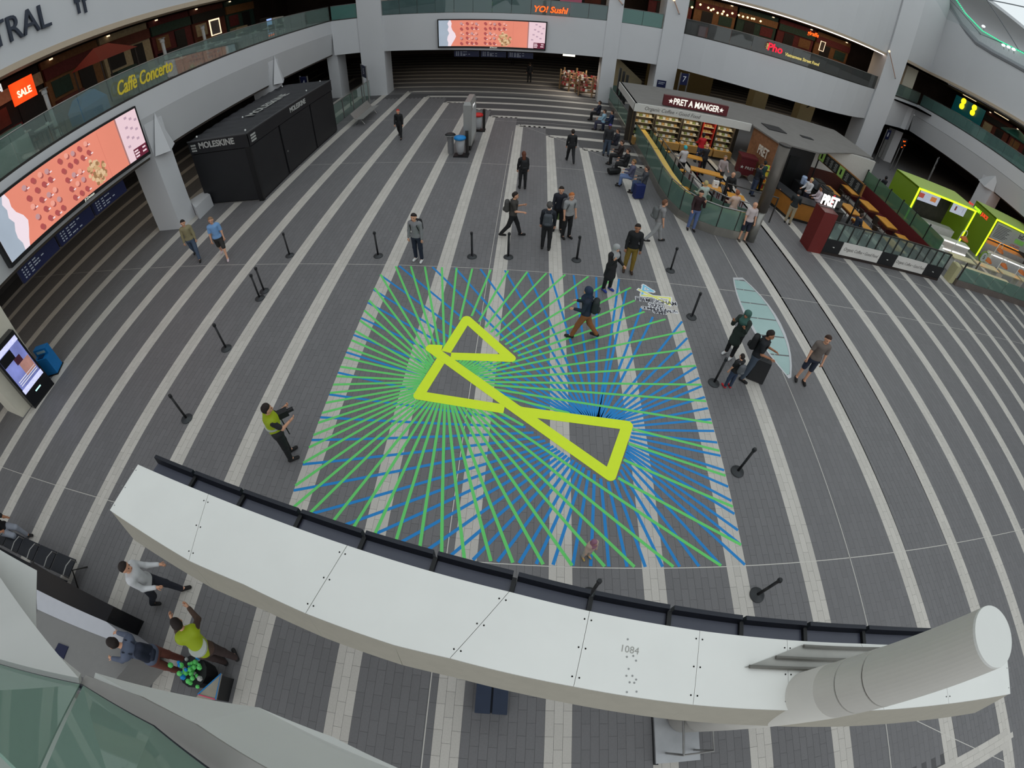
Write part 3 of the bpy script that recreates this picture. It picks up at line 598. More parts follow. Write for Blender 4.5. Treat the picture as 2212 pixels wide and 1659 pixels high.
# ---------------- big display screens ----------------
def led(origin, u, W, H, label, nm_left_cut=0.0):
    """screen showing an aerial beach picture; origin = lower left seen from the front"""
    o = Vector(origin); u = Vector(u).normalized(); up = Vector((0, 0, 1)); n = u.cross(up)
    t = thing('display_screen', label, 'screen')
    P = lambda a, b, d=0.0: o + u * (a * W) + up * (b * H) + n * d
    fr = MB()
    def bx(a0, a1, b0, b1, d0, d1, mb): mb.hexa([P(a0, b0, d0), P(a1, b0, d0), P(a1, b0, d1), P(a0, b0, d1)], [P(a0, b1, d0), P(a1, b1, d0), P(a1, b1, d1), P(a0, b1, d1)])
    bx(-.012, 1.012, -.07, 1.04, -.25, 0, fr); fr.build('frame', BLACK, t)
    im = MB(); E_ = .85
    def em(name, c, k=E_): return mat('led_' + name, c, .4, emit=k, var=0, spec=.1)
    def rect(a0, a1, b0, b1, m_, d): im.m(m_).quad(P(a0, b0, d), P(a1, b0, d), P(a1, b1, d), P(a0, b1, d))
    SAND = mat('led_sand', (232, 140, 118), .4, emit=E_, var=.07, scale=.5, spec=.1)
    rect(.0, 1, 0, 1, SAND, .004); rect(0, .1, 0, 1, mat('led_sea', (166, 178, 192), .4, emit=E_, var=.08, scale=1.2, spec=.1), .006)
    fo = em('foam', (244, 226, 234)); pts = [(.085, .115), (.09, .13), (.08, .15), (.085, .165), (.1, .155), (.085, .13), (.095, .12), (.085, .125), (.1, .115)]
    for k in range(8): a, b = pts[k], pts[k + 1]; im.m(fo).quad(P(a[0], k / 8, .008), P(a[1], k / 8, .008), P(b[1], (k + 1) / 8, .008), P(b[0], (k + 1) / 8, .008))
    rect(.84, 1, 0, 1, em('rose', (236, 206, 214)), .008); rect(.835, .845, 0, 1, em('edge', (170, 120, 116)), .01); rect(.895, 1, 0, .22, em('maroon', (104, 40, 58)), .012)
    for a, b, w in ((.9, .03, .03), (.9, .09, .035), (.9, .15, .03), (.96, .06, .03), (.965, .14, .025)): rect(a, a + w, b, b + .035, em('lettering', (240, 215, 222)), .014)
    for k in range(10): a = .87 + .11 * ((k * 37) % 10) / 10; b = .3 + .065 * k; rect(a, a + .02, b, b + .05, em('car', (250, 240, 246) if k % 3 else (190, 160, 176)), .012)
    rect(.7, .702, 0, .95, em('path', (214, 120, 104)), .006)
    def disc(a, b, r, m_, d, k=9): im.m(m_).add([P(a + r * H / W * math.cos(2 * math.pi * j / k), b + r * math.sin(2 * math.pi * j / k), d) for j in range(k)], [tuple(range(k))])
    rr = random.Random(3); dk = em('parasol_dark', (176, 84, 84)); lt = em('parasol_light', (240, 164, 146)); gy = em('parasol_grey', (196, 150, 152))
    for ia, a in enumerate((.215, .27, .315, .355, .44, .485, .525, .57, .615)):
        for ib in range(5):
            if ia > 6 and ib < 3: continue
            b = .12 + .19 * ib + rr.uniform(-.02, .02); disc(a + .006, b - .03, .052, em('shade', (170, 90, 84)), .0065); disc(a, b, .052, (dk, lt, gy)[(ia * 3 + ib * 5 + ia * ib) % 3], .009)
            if rr.random() < .5: rect(a + .012, a + .026, b - .06, b - .035, em('towel', (246, 222, 226)), .01)
    tm = [em('tree_a', (206, 168, 124)), em('tree_b', (160, 120, 84)), em('tree_c', (224, 190, 150))]
    for k in range(70):
        a_ = rr.uniform(0, 6.28); q = rr.random() ** .5; disc(.625 + .055 * q * math.cos(a_), .3 + .26 * q * math.sin(a_), .045, tm[k % 3], .011 + .00005 * k, 6)
    pic = im.build('picture', None, t); pic['kind'] = 'stuff'
    text('JCDecaux', 'maker_lettering', em('maker', (236, 240, 226), 1.0), .13, P(.52, -.035, .004), facing(n.x, n.y), t, .003)
    return t
YP = 36.35
led((-7.081,36.35,3.831), (1, 0, 0), 7.65, 1.93, 'long beach-picture screen on the far white balcony front')
led((-15.25, 7.5, 3.98), (0, 1, 0), 7.62, 1.9, 'large beach-picture screen on the left white balcony front')
# navy direction boards hung under both screens
NAVY = mat('navy_sign', (26, 32, 70), .4, var=.05); SGW = mat('sign_white', (190, 196, 206), .5, var=0)
def board(o, u, W, H, lab, k0):
    o = Vector(o); u = Vector(u); n = u.cross(Vector((0, 0, 1))); P = lambda a, b, d=0.0: o + u * a + Vector((0, 0, b)) + n * d
    t = thing('direction_board', lab, 'sign')
    MB().hexa([P(0, 0, -.12), P(W, 0, -.12), P(W, 0, 0), P(0, 0, 0)], [P(0, H, -.12), P(W, H, -.12), P(W, H, 0), P(0, H, 0)]).build('panel', NAVY, t)
    for k in range(4):
        L = W * (.35 + .08 * ((k * 7 + k0 * 3) % 5)); mb = MB(); b = H * (.18 + .2 * k)
        mb.quad(P(.15, b, .004), P(.22, b, .004), P(.22, b + .05, .004), P(.15, b + .05, .004)); x = .28; q = 0
        while x < L: mb.quad(P(x, b, .004), P(x + .09 + .04 * (q % 3), b, .004), P(x + .09 + .04 * (q % 3), b + .04, .004), P(x, b + .04, .004)); x += .2; q += 1
        mb.build('text_line', SGW, t)['kind'] = 'stuff'
    for x in (.1, W - .1): MB().tube([P(x, H, -.06), P(x, H + .25, -.06)], .02, 6).build('hanger', DKSTEEL, t)
    return t
for k in range(3):
    board((-15.75, 7.75 + 2.02 * k, 2.98), (0, 1, 0), 1.9, .5, ('lower left navy direction board under the left screen', 'middle navy direction board under the left screen', 'right navy direction board under the left screen')[k], k)
    board((-6.15 + 2.02 * k, 37.4, 2.88), (1, 0, 0), 1.9, .45, ('left dark navy direction board under the far screen', 'middle dark navy direction board under the far screen', 'right dark navy direction board under the far screen')[k], k + 2)
# ---------------- glass balustrades along the upper floor ----------------
def balustrade(name, label, path, z0=6.25, h=1.15, step=1.6, gm=GLASS, off=.06):
    t = thing(name, label, 'balustrade'); tot = 0; rail = []
    for a, b in zip(path[:-1], path[1:]):
        d = Vector((b[0] - a[0], b[1] - a[1])); L = d.length; d.normalize(); q = Vector((-d.y, d.x)); m = max(1, round(L / step))
        for k in range(m):
            p0 = Vector(a) + d * (L * k / m + .012) + q * off; p1 = Vector(a) + d * (L * (k + 1) / m - .012) + q * off
            MB().hexa([(*p0, z0), (*p1, z0), (*(p1 + q * .015), z0), (*(p0 + q * .015), z0)], [(*p0, z0 + h), (*p1, z0 + h), (*(p1 + q * .015), z0 + h), (*(p0 + q * .015), z0 + h)]).build('glass_pane', gm, t)
        rail += [(*(Vector(a) + q * (off + .01)), z0 + h), (*(Vector(b) + q * (off + .01)), z0 + h)]
        MB().hexa([(*(Vector(a) + q * (off - .03)), z0), (*(Vector(b) + q * (off - .03)), z0), (*(Vector(b) + q * (off + .05)), z0), (*(Vector(a) + q * (off + .05)), z0)], [(*(Vector(a) + q * (off - .03)), z0 + .08), (*(Vector(b) + q * (off - .03)), z0 + .08), (*(Vector(b) + q * (off + .05)), z0 + .08), (*(Vector(a) + q * (off + .05)), z0 + .08)]).build('base_channel', DKSTEEL, t)
    MB().tube(rail, .025, 6).build('handrail', STEEL, t)
    return t
GTEAL = glass('teal_glass', (90, 150, 140), .5, .05, .1); GSMOKE = glass('smoked_glass', (120, 120, 118), .72, .03, .1)
balustrade('glass_balustrade', 'long glass balustrade on the left upper balcony', [(-15.4, 1.5), (-15.4, 36.7)])
balustrade('glass_balustrade', 'short glass balustrade beside the far left white column', [(-15.35, 36.75), (-13.4, 37.0)], gm=GTEAL)
balustrade('glass_balustrade', 'glass balustrade above the far screen', FARP[::2], gm=glass('far_glass', (130, 160, 160), .7))
balustrade('glass_balustrade', 'small glass balustrade in the bay between two far columns', [(6.0, 37.15), (9.0, 37.2)], gm=GTEAL)
balustrade('glass_balustrade', 'curved smoked glass balustrade on the right upper balcony', RGP, gm=GSMOKE)
balustrade('glass_balustrade', 'glass balustrade on far right upper balcony beyond the tall column', [(30.45, 37.15), (35.6, 39.55)], 6.4)
balustrade('glass_balustrade', 'teal glass balustrade along the right-hand upper balcony', [(35.8, 39.5), (36.05, 12)], 6.4, gm=glass('teal_clear', (150, 190, 184), .75))
# lettering on the fronts
NAVYL = mat('letter_navy', (48, 54, 68), .5, var=0)
ls = thing('wall_sign', 'dark raised NTRAL lettering with cutlery emblem on upper left wall', 'sign')
text('CENTRAL', 'letters', NAVYL, 1.25, (-15.33, 10.05, 10.5), facing(1, 0), ls, .05, 'CENTER', .86)
cu = MB(); cu.box((-15.36, 13.7, 10.2), (-15.3, 13.8, 10.62)); cu.box((-15.36, 13.62, 10.62), (-15.3, 13.88, 10.75))
for k in range(4): cu.box((-15.36, 13.625 + .07 * k, 10.75), (-15.3, 13.665 + .07 * k, 11.1))
cu.build('fork', NAVYL, ls); MB().box((-15.36, 14.02, 10.15), (-15.3, 14.12, 10.6)).prism([(-15.36, 14.0), (-15.3, 14.0), (-15.3, 14.2), (-15.36, 14.2)], 10.6, 11.15).build('knife', NAVYL, ls)
GOLD = mat('gold_letter', (214, 196, 60), .4, .2, emit=.35, var=.1)
tg = thing('glass_sign', 'gold script Caffè Concerto lettering on the left balcony glass', 'sign')
text('Caffè Concerto', 'script', GOLD, .78, (-15.27, 16.25, 6.86), facing(1, 0), tg, .015, 'CENTER', .72, .008, .45)
ORN = mat('neon_orange', (255, 96, 22), .4, emit=1.6, var=0)
yo = thing('neon_sign', 'glowing orange YO! Sushi sign on the far balcony glass', 'sign'); text('YO! Sushi', 'letters', ORN, .62, (.8, 36.42, 6.72), facing(0, -1), yo, .02, 'CENTER', .95, .015, .2)
ph = thing('glass_sign', 'red and yellow Pho Vietnamese Street Food sign on the right glass', 'sign')
text('Pho', 'red_letters', mat('pho_red', (236, 30, 60), .4, emit=1.0, var=0), .78, (16.45, 33.7, 6.92), facing(-.12, -1), ph, .02, 'CENTER', .95, .02); text('Vietnamese Street Food', 'yellow_letters', mat('pho_yellow', (226, 206, 120), .4, emit=.8, var=0), .34, (18.7, 33.6, 6.75), facing(.02, -1), ph, .01, 'CENTER', .88, .006); text('viet', 'side_letters', mat('pho_yellow', (226, 206, 120)), .3, (15.82, 33.75, 6.95), facing(-.1, -1) @ Matrix.Rotation(math.pi / 2, 4, 'Z').to_quaternion(), ph, .01)
gf = thing('neon_sign', 'small orange giraffe sign inside the right upper restaurant', 'sign'); text('giraffe', 'letters', ORN, .5, (22.631,40,8.847), facing(-.3, -1), gf, .02, 'CENTER', .8, .01)
lf = thing('light_frame', 'small glowing rectangular frame in the right upper restaurant', 'sign'); c = Vector((22.875,38.5,8.107))
WL = mat('warm_white_light', (255, 226, 190), .4, emit=1.3, var=0)
MB().box((c.x - .2, c.y, c.z - .38), (c.x + .2, c.y + .04, c.z + .38)).build('panel', mat('menu_brown', (120, 96, 76), .6, var=.3), lf)
for a, b in (((-.24, -.42), (.24, -.38)), ((-.24, .38), (.24, .42)), ((-.24, -.42), (-.2, .42)), ((.2, -.42), (.24, .42))): MB().box((c.x + a[0], c.y - .02, c.z + a[1]), (c.x + b[0], c.y + .03, c.z + b[1])).build('light_bar', WL, lf)
# bright strip light following the right-hand soffit
sl = thing('strip_light', 'bright white strip light along the curved right soffit', 'light'); MB().tube([(x, y + .35, 9.4) for x, y in RGP[1:]], .05, 6).build('tube', mat('strip_white', (255, 238, 226), .4, emit=3.0, var=0), sl)
def wlamp(p, q, lab):
    w = thing('spot_rod', lab, 'light'); MB().tube([p, q], .04, 8).build('rod', mat('rod_copper', (190, 150, 130), .4, .3), w); MB().ball(p, .1).build('lamp', WL, w); MB().ball(q, .07).build('foot', STEEL, w)
wlamp((28.065,36.6,9.83), (29.563,36.6,7.886), 'thin lit rod fixed on the tall right column'); wlamp((5.284,36.8,8.194), (5.844,36.8,7.656), 'thin lit rod on the far column top'); wlamp((9.45,36.8,8.612), (9.987,36.8,7.665), 'thin lit rod on the column beside the bay')
# hanging bulbs in the right upper restaurant
BULB = mat('bulb_warm', (255, 214, 140), .4, emit=3.5, var=0); CORD = mat('cord_black', (20, 18, 16), .7)
proto = None
for k, p in enumerate(((11.647,39.5,8.325), (12.418,40,8.688), (13.26,40.5,8.57), (13.529,40,8.55), (13.787,39.6,8.332), (14.39,40.2,8.344), (14.214,39.5,8.556), (15.147,40,8.583), (16.109,41,8.57), (16.088,40,8.542), (16.287,39.5,8.565), (17.283,41,8.586), (17.066,40,8.597), (17.662,40,8.555), (13.189,39.5,8.433), (15.128,41,8.329))):
    if proto is None:
        proto = thing('pendant_bulb', 'small warm pendant bulb hanging in the right upper restaurant', 'lamp', p, 0, 'bulbs in the right upper restaurant')
        MB().ball((0, 0, 0), .09, 8, 6).build('bulb', BULB, proto); MB().tube([(0, 0, .08), (0, 0, .7)], .012, 5).build('cord', CORD, proto)
    else: dup(proto, p)
# shopfronts behind the upper balconies: alternating bays of different wall finish, counters, panels
SH = [mat('shop_brick', (96, 52, 44), .8, var=.3, scale=2), mat('shop_green', (40, 64, 58), .7, var=.3), mat('shop_black', (28, 26, 28), .6, var=.3), mat('shop_wood', (120, 84, 52), .6, var=.25), mat('shop_cream', (170, 156, 128), .7, var=.2), mat('shop_wine', (92, 36, 40), .7, var=.3)]
rr = random.Random(11)
def shopbay(a, b, depth_dir, k, lab):
    t = thing('shopfront', lab, 'shopfront'); a = Vector(a); b = Vector(b); d = (b - a).normalized(); L = (b - a).length; n = Vector(depth_dir)
    P = lambda s, q, z: (*(a + d * s + n * q), z)
    def bx(s0, s1, q0, q1, z0, z1, nm, mt): return MB().hexa([P(s0, q0, z0), P(s1, q0, z0), P(s1, q1, z0), P(s0, q1, z0)], [P(s0, q0, z1), P(s1, q0, z1), P(s1, q1, z1), P(s0, q1, z1)]).build(nm, mt, t)
    bx(.1, L - .1, 0, .2, 6.12, 9.3, 'wall_panel', SH[k % 6]); bx(.1, L - .1, .2, .32, 8.3, 8.9, 'sign_band', SH[(k + 2) % 6]); bx(.3, L * .45, .2, .8, 6.12, 7.15, 'counter', SH[(k + 3) % 6]); bx(L * .55, L * .8, .2, .26, 6.2, 8.2, 'doorway', SH[2]); bx(L * .1, L * .4, .2, .25, 7.3, 8.15, 'picture', SH[(k + 4) % 6])
    bx(L * .15, L * .2, .3, .36, 9.2, 9.28, 'ceiling_light', WL)
for k in range(8): shopbay((-22.5, 4 + 4.2 * k), (-22.5, 8.2 + 4.2 * k), (1, 0), k, ('dim shop bay on the left upper floor, %s along from the near end' % ('first', 'second', 'third', 'fourth', 'fifth', 'sixth', 'seventh', 'eighth')[k]))
for k in range(4): shopbay((5.5 - 4.5 * k, 43.5), (1 - 4.5 * k, 43.5), (0, -1), k + 2, 'dim shop bay behind the far upper balustrade, %s from the columns' % ('first', 'second', 'third', 'fourth')[k])
for k in range(5): shopbay((29 - 4 * k, 43.8), (25 - 4 * k, 43.8), (0, -1), k * 2 + 3, 'dim restaurant bay on the right upper floor, %s from the tall column' % ('first', 'second', 'third', 'fourth', 'fifth')[k])
for k in range(6): shopbay((43.5, 18 + 4 * k), (43.5, 14 + 4 * k), (-1, 0), k + 1, 'shop bay on the right-hand upper floor, %s from the near end' % ('first', 'second', 'third', 'fourth', 'fifth', 'sixth')[k])
# long slim ceiling lights
for nm, pts in (('left', [(-17.2, 8.2), (-17.2, 11), (-17.4, 15.5), (-17.6, 21), (-17.8, 27)]), ('right', [(38, 35.8), (38, 31.5), (38, 27.5)])):
    for k, (x, y) in enumerate(pts):
        t = thing('ceiling_strip', 'slim ceiling strip light on the %s upper floor, %s from the near end' % (nm if nm == 'left' else 'right-hand', ('first', 'second', 'third', 'fourth', 'fifth')[k if nm == 'left' else 2 - k]), 'light'); MB().box((x - .05, y - .9, 9.36), (x + .05, y + .9, 9.41)).build('diffuser', mat('strip_warm', (240, 214, 170), .4, emit=1.2, var=0), t); MB().box((x - .08, y - .95, 9.41), (x + .08, y + .95, 9.45)).build('housing', DKSTEEL, t)
# signs seen inside
sg = thing('sale_sign', 'glowing orange SALE poster on the left upper floor', 'sign')
MB().box((-20.6, 13.45, 7.95), (-20.5, 14.75, 8.95)).build('panel', mat('sale_orange', (255, 70, 20), .4, emit=1.3, var=.35, scale=2), sg); text('SALE', 'letters', mat('sale_white', (255, 236, 200), .4, emit=1.4, var=0), .42, (-20.48, 14.1, 8.35), facing(1, 0), sg, .01, 'CENTER', .9, .012)
sn = thing('shop_sign', 'white OON shop lettering at left edge beside the SALE poster', 'sign'); text('LONDON', 'letters', mat('sign_glow', (235, 235, 235), .4, emit=.8, var=0), .5, (-20.6, 12.1, 9.0), facing(1, 0), sn, .02, 'CENTER', .95, .01)
fm = thing('light_frame', 'square white glowing picture frame on the left upper floor', 'sign'); c = Vector((-21,30.059,7.696))
MB().box((c.x - .05, c.y - .55, c.z - .5), (c.x, c.y + .55, c.z + .5)).build('panel', mat('frame_grey', (96, 92, 96), .6, var=.3), fm)
for y0, y1, z0, z1 in ((-.6, .6, .46, .56), (-.6, .6, -.56, -.5), (-.6, -.52, -.56, .56), (.52, .6, -.56, .56)): MB().box((c.x - .02, c.y + y0, c.z + z0), (c.x + .03, c.y + y1, c.z + z1)).build('light_bar', WL, fm)
kc = thing('info_kiosk', 'white upper-floor kiosk with lit blue screen near the far left corner', 'kiosk', (-18.4, 33.2, 6.12))
MB().box((-.25, -1.2, 0), (.25, -.4, 1.35)).build('screen_case', BLACK, kc); MB().box((.25, -1.15, .15), (.26, -.45, 1.25)).build('screen', mat('blue_screen', (150, 180, 235), .4, emit=1.0, var=.2), kc); MB().box((-.4, -.3, 0), (.4, 1.1, 1.2)).build('cabinet', mat('white_lacquer', (210, 208, 200), .5), kc); MB().box((.4, .05, .25), (.41, .75, 1.05)).build('poster', mat('poster_dark', (60, 62, 70), .5, var=.3), kc); MB().box((.25, -1.2, 0), (.28, -.4, .12)).build('glow_strip', ORN, kc)
# cafe furniture on the left upper floor: white-clothed tables, dark chairs
CLOTH = mat('table_cloth', (206, 206, 200), .7); WOODT = mat('cafe_wood', (130, 96, 56), .5); CHB = mat('cafe_chair', (52, 40, 32), .5, var=.2)
def cafe_table(loc, lab, grp):
    t = thing('cafe_table', lab, 'table', loc, 0, grp); MB().lathe((0, 0, 0), [(.42, .72), (.42, .76)], 14).build('top', CLOTH, t); MB().lathe((0, 0, 0), [(.24, 0), (.05, .05), (.04, .72)], 8).build('pedestal', DKSTEEL, t); MB().cbox((.1, .1, .8), (.1, .1, .08)).build('napkin_box', mat('napkin_white', (230, 230, 228), .7), t); return t
def cafe_chair(loc, rz, lab, grp):
    t = thing('cafe_chair', lab, 'chair', loc, rz, grp); MB().box((-.2, -.2, .42), (.2, .2, .47)).build('seat', CHB, t); MB().box((-.2, -.22, .47), (.2, -.17, .9)).build('backrest', CHB, t)
    for x in (-.17, .17):
        for y in (-.18, .17): MB().tube([(x, y, 0), (x, y, .43)], .018, 5).build('leg', CHB, t)
    return t
ORD = ['first', 'second', 'third', 'fourth', 'fifth', 'sixth', 'seventh', 'eighth', 'ninth', 'tenth', 'eleventh', 'twelfth', 'thirteenth', 'fourteenth', 'fifteenth', 'sixteenth']
ct0 = cafe_table((-16.6, 6.5, 6.12), 'round white-topped café table by the left balustrade, first from near end', 'café tables on the left balcony'); cc0 = cafe_chair((-16.6, 5.88, 6.12), 0, 'dark café chair on the near side of the first front-row balcony table', 'café chairs on the left balcony')
dup(cc0, (-16.6, 7.12, 6.12), math.pi, 'dark café chair on the far side of the first front-row balcony table')
q1 = q2 = 1
for k in range(1, 16):
    y = 6.5 + 1.75 * k; x = -16.6 - .12 * (k % 3)
    if 8.2 < y < 11.3 or 13.2 < y < 16.2 or y > 31: continue
    dup(ct0, (x, y, 6.12), None, 'round white-topped café table by the left balustrade, %s from near end' % ORD[q1])
    for s_, w_ in ((-1, 'near'), (1, 'far')): dup(cc0, (x, y + s_ * .62, 6.12), 0 if s_ < 0 else math.pi, 'dark café chair on the %s side of the %s front-row balcony table' % (w_, ORD[q1]))
    q1 += 1
    if k % 2 and not 16.2 < y < 20.8:
        dup(ct0, (x - 2.2, y + .4, 6.12), None, 'round white-topped café table in the row behind, %s from near end' % ORD[q2 - 1])
        for s_, w_ in ((-1, 'near'), (1, 'far')): dup(cc0, (x - 2.2, y + .4 + s_ * .62, 6.12), 0 if s_ < 0 else math.pi, 'dark café chair on the %s side of the %s back-row balcony table' % (w_, ORD[q2 - 1]))
        q2 += 1
cn = thing('cake_counter', 'curved white cake counter on the near left upper floor', 'counter', (-16.9, 9.6, 6.12)); MB().box((-.5, -1.3, 0), (.45, 1.3, .9)).build('body', mat('white_lacquer', (210, 208, 200), .5), cn); MB().box((-.45, -1.2, .9), (.4, 1.2, 1.3)).build('glass_case', GLASSG, cn); MB().lathe((0, -.4, .9), [(.3, 0), (.3, .12), (.22, .13), (.22, .26), (.14, .27), (.12, .4)], 14).build('tiered_cake', CLOTH, cn)
par = thing('red_canopy', 'dark red hipped canopy over a bar on the left upper floor', 'canopy', (-19.6, 18.4, 6.12)); RC = mat('canopy_red', (120, 34, 28), .7); MB().add([(-1.1, -1.3, 2.0), (1.1, -1.3, 2.0), (1.1, 1.3, 2.0), (-1.1, 1.3, 2.0), (0, -.5, 2.7), (0, .5, 2.7)], [(0, 1, 4), (1, 2, 5, 4), (2, 3, 5), (3, 0, 4, 5), (3, 2, 1, 0)]).build('cover', RC, par)
for x in (-1, 1):
    for y in (-1.2, 1.2): MB().tube([(x, y, 0), (x, y, 2.0)], .04, 6).build('post', CHB, par)
for k, (y, lab) in enumerate(((13.1, 'first'), (20.7, 'second'), (24.2, 'third'))):
    h = thing('white_heater', 'slim white column heater on the left upper floor, %s from the near end' % lab, 'heater', (-17.75, y, 6.12)); MB().lathe((0, 0, 0), [(.2, 0), (.16, .06), (.09, .1), (.09, 1.75), (.12, 1.8), (.12, 1.95)], 12).build('body', mat('heater_white', (205, 205, 205), .5), h); MB().lathe((0, 0, 1.95), [(.2, 0), (.18, .06)], 12).build('hood', STEEL, h)
bt = thing('blue_cover', 'bright blue crumpled cover over seats on the left upper floor', 'cover', (-17.4, 14.7, 6.12)); MB().add([(-.4, -.8, .55), (.4, -.8, .5), (.45, .8, .6), (-.4, .8, .7), (-.2, -.5, 1.0), (.2, -.3, .95), (.15, .5, 1.05), (-.2, .5, 1.1), (-.4, -.8, 0), (.4, -.8, 0), (.45, .8, 0), (-.4, .8, 0)], [(0, 1, 5, 4), (1, 2, 6, 5), (2, 3, 7, 6), (3, 0, 4, 7), (4, 5, 6, 7), (8, 9, 1, 0), (9, 10, 2, 1), (10, 11, 3, 2), (11, 8, 0, 3)]).build('sheet', mat('cover_blue', (50, 130, 200), .7), bt)
# far bay behind YO! Sushi: pink T-shaped banners
for x, y, lab in ((-2.3, 38.6, 'left'), (-.3, 38.6, 'middle'), (2.3, 38.6, 'right')):
    t = thing('pink_banner', 'pink T-shaped hanging panel over the far balustrade, %s one' % lab, 'banner', (x, y, 7.1)); PK = mat('banner_pink', (196, 104, 128), .6, emit=.25, var=.1); MB().box((-.8, 0, .2), (.8, .08, .65)).build('bar', PK, t); MB().box((-.2, 0, -.6), (.2, .08, .2)).build('stem', PK, t)
gp = thing('green_banner', 'green printed banner panel behind the far balustrade', 'banner', (-3.4, 37.6, 6.3)); MB().box((-.35, 0, 0), (.35, .06, 1.3)).build('panel', mat('banner_green', (130, 170, 90), .6, var=.1), gp); MB().box((-.2, -.01, .3), (.2, 0, .5)).box((-.2, -.01, .8), (.2, 0, .95)).build('mark', BLACK, gp)['kind'] = 'stuff'
# right-hand upper floor: teal shop, lit figure logos, parasol, planters
ee = thing('teal_shopfront', 'teal phone shop panel with two glowing yellow logos, right upper floor', 'shopfront'); TE = mat('shop_teal', (22, 112, 118), .5, emit=.12, var=.1)
MB().box((39.9, 35.2, 6.4), (40.1, 39.4, 9.1)).build('panel', TE, ee); YL = mat('logo_yellow', (255, 222, 30), .4, emit=1.5, var=0)
for p, s in (((39.8,38.057,8.577), 1.0), ((39.8,36.441,8.533), .95)):
    for dz in (.27, -.27): MB().tube([(39.85 , p[1], p[2] + dz), (39.72, p[1], p[2] + dz)], .3 * s, 14).build('logo_dot', YL, ee)
tp = thing('teal_hoarding', 'long teal glass hoarding panel on the right-hand upper balcony', 'hoarding'); MB().box((36.5, 33.2, 6.45), (36.6, 38.4, 7.5)).build('panel', mat('teal_panel', (36, 108, 100), .4, var=.06), tp); MB().box((36.45, 33.2, 7.5), (36.65, 38.4, 7.56)).build('top_rail', STEEL, tp)
um = thing('market_parasol', 'closed-sided dark green market parasol on right-hand upper balcony', 'parasol', (38.2, 29.3, 6.4)); DG = mat('parasol_green', (34, 84, 70), .7, var=.06)
MB().lathe((0, 0, 0), [(1.5, 2.0), (1.5, 2.12), (.5, 2.62), (.03, 2.75)], 8).build('canopy', DG, um); MB().lathe((0, 0, 0), [(.03, 0), (.03, 2.7)], 8).build('pole', CHB, um); MB().lathe((0, 0, 0), [(.4, 0), (.35, .08)], 10).build('base', DKSTEEL, um)
for k, (y, lab) in enumerate(((32.2, 'beside the teal hoarding'), (27.0, 'beside the green parasol'))):
    t = thing('planter_box', 'pale stone planter block on the right-hand balcony %s' % lab, 'planter', (37.2, y, 6.4)); MB().box((-.4, -.6, 0), (.4, .6, .8)).build('box', mat('planter_stone', (176, 172, 150), .7), t); MB().box((-.35, -.55, .8), (.35, .55, .86)).build('top', mat('planter_top', (140, 136, 120), .7), t)
for k, (x, y, lab) in enumerate(((37.6, 33.4, 'teal'), (38.0, 31.0, 'dark'))):
    t = thing('lounge_chair', '%s lounge chair on the right-hand upper balcony' % lab, 'chair', (x, y, 6.4)); q = mat('chair_' + lab, (30, 120, 124) if k == 0 else (40, 52, 50), .6); MB().box((-.35, -.35, .3), (.35, .35, .45)).build('seat', q, t); MB().box((-.35, .3, .45), (.35, .42, 1.0)).build('backrest', q, t); MB().box((-.3, -.3, 0), (.3, .3, .3)).build('frame', CHB, t)
rs = [((25.976,38.2,6.968), 'left'), ((27.209,38,6.989), 'right')]
for p, lab in rs:
    t = thing('red_chair', 'red shell chair behind the right balustrade end, %s of two' % lab, 'chair', (p[0], p[1], 6.12)); q = mat('chair_red', (170, 36, 40), .5); MB().ball((0, 0, .62), .26, 10, 6, (1, .9, .5)).build('seat', q, t); MB().ball((0, .2, .85), .26, 10, 6, (1, .35, 1)).build('backrest', q, t)
    for x in (-.16, .16): MB().tube([(x, -.15, 0), (x * .8, 0, .5)], .015, 5).build('leg', STEEL, t)
# louvre panel and cream pillar in the first bay of the right-hand balcony
lv = thing('louvre_screen', 'grey horizontal louvre panel at the end of right-hand balcony', 'screen'); a = Vector((30.6, 37.4)); b = Vector((32.3, 38.2))
for k in range(9): z = 6.42 + .13 * k; MB().hexa([(*a, z), (*b, z), (b.x, b.y + .06, z + .05), (a.x, a.y + .06, z + .05)], [(a.x, a.y, z + .07), (b.x, b.y, z + .07), (b.x, b.y + .06, z + .11), (a.x, a.y + .06, z + .11)]).build('slat', mat('louvre_grey', (120, 136, 138), .5, .3), lv)
struct(MB().box((32.6, 39.2, 6.3), (34.0, 40.6, 9.9)).build('column_11', mat('column_cream', (206, 200, 184), .6)))
# ---------------- roof edge and cushion roof ----------------
edge = [(36.1, -14, 13.6), (36.1, 22, 13.6), (36.1, 29.3, 13.8), (36.1, 33, 14.0), (36.1, 35.3, 14.3), (36.1, 38, 15.4), (35.9, 40.3, 17.0), (34.6, 43, 19.6)]
MB().tube(edge, .28, 8).build('trim_roof', mat('roof_edge_grey', (140, 142, 146), .5))['kind'] = 'structure'
rb = MB(); inner = [(x + .1, y - .1, z + 1.25) for x, y, z in edge]
for k in range(len(edge) - 1): rb.hexa([edge[k], edge[k + 1], (edge[k + 1][0] + .3, *edge[k + 1][1:]), (edge[k][0] + .3, *edge[k][1:])], [inner[k], inner[k + 1], (inner[k + 1][0] + .3, *inner[k + 1][1:]), (inner[k][0] + .3, *inner[k][1:])])
struct(rb.build('trim_roof_band', mat('roof_band', (196, 200, 202), .5)))
gl = thing('led_string', 'line of small green lights along the roof edge, top right', 'lights'); gb = MB()
for k in range(1, 6):
    a, b = Vector(inner[k]), Vector(inner[k + 1])
    m = int((b - a).length / .22)
    for j in range(m): p = a + (b - a) * (j / m); gb.box((p.x - .16, p.y - .05, p.z - .02), (p.x - .06, p.y + .05, p.z + .06))
g_ = gb.build('lamp', mat('green_led', (40, 220, 150), .4, emit=1.6, var=0), gl); g_['kind'] = 'stuff'
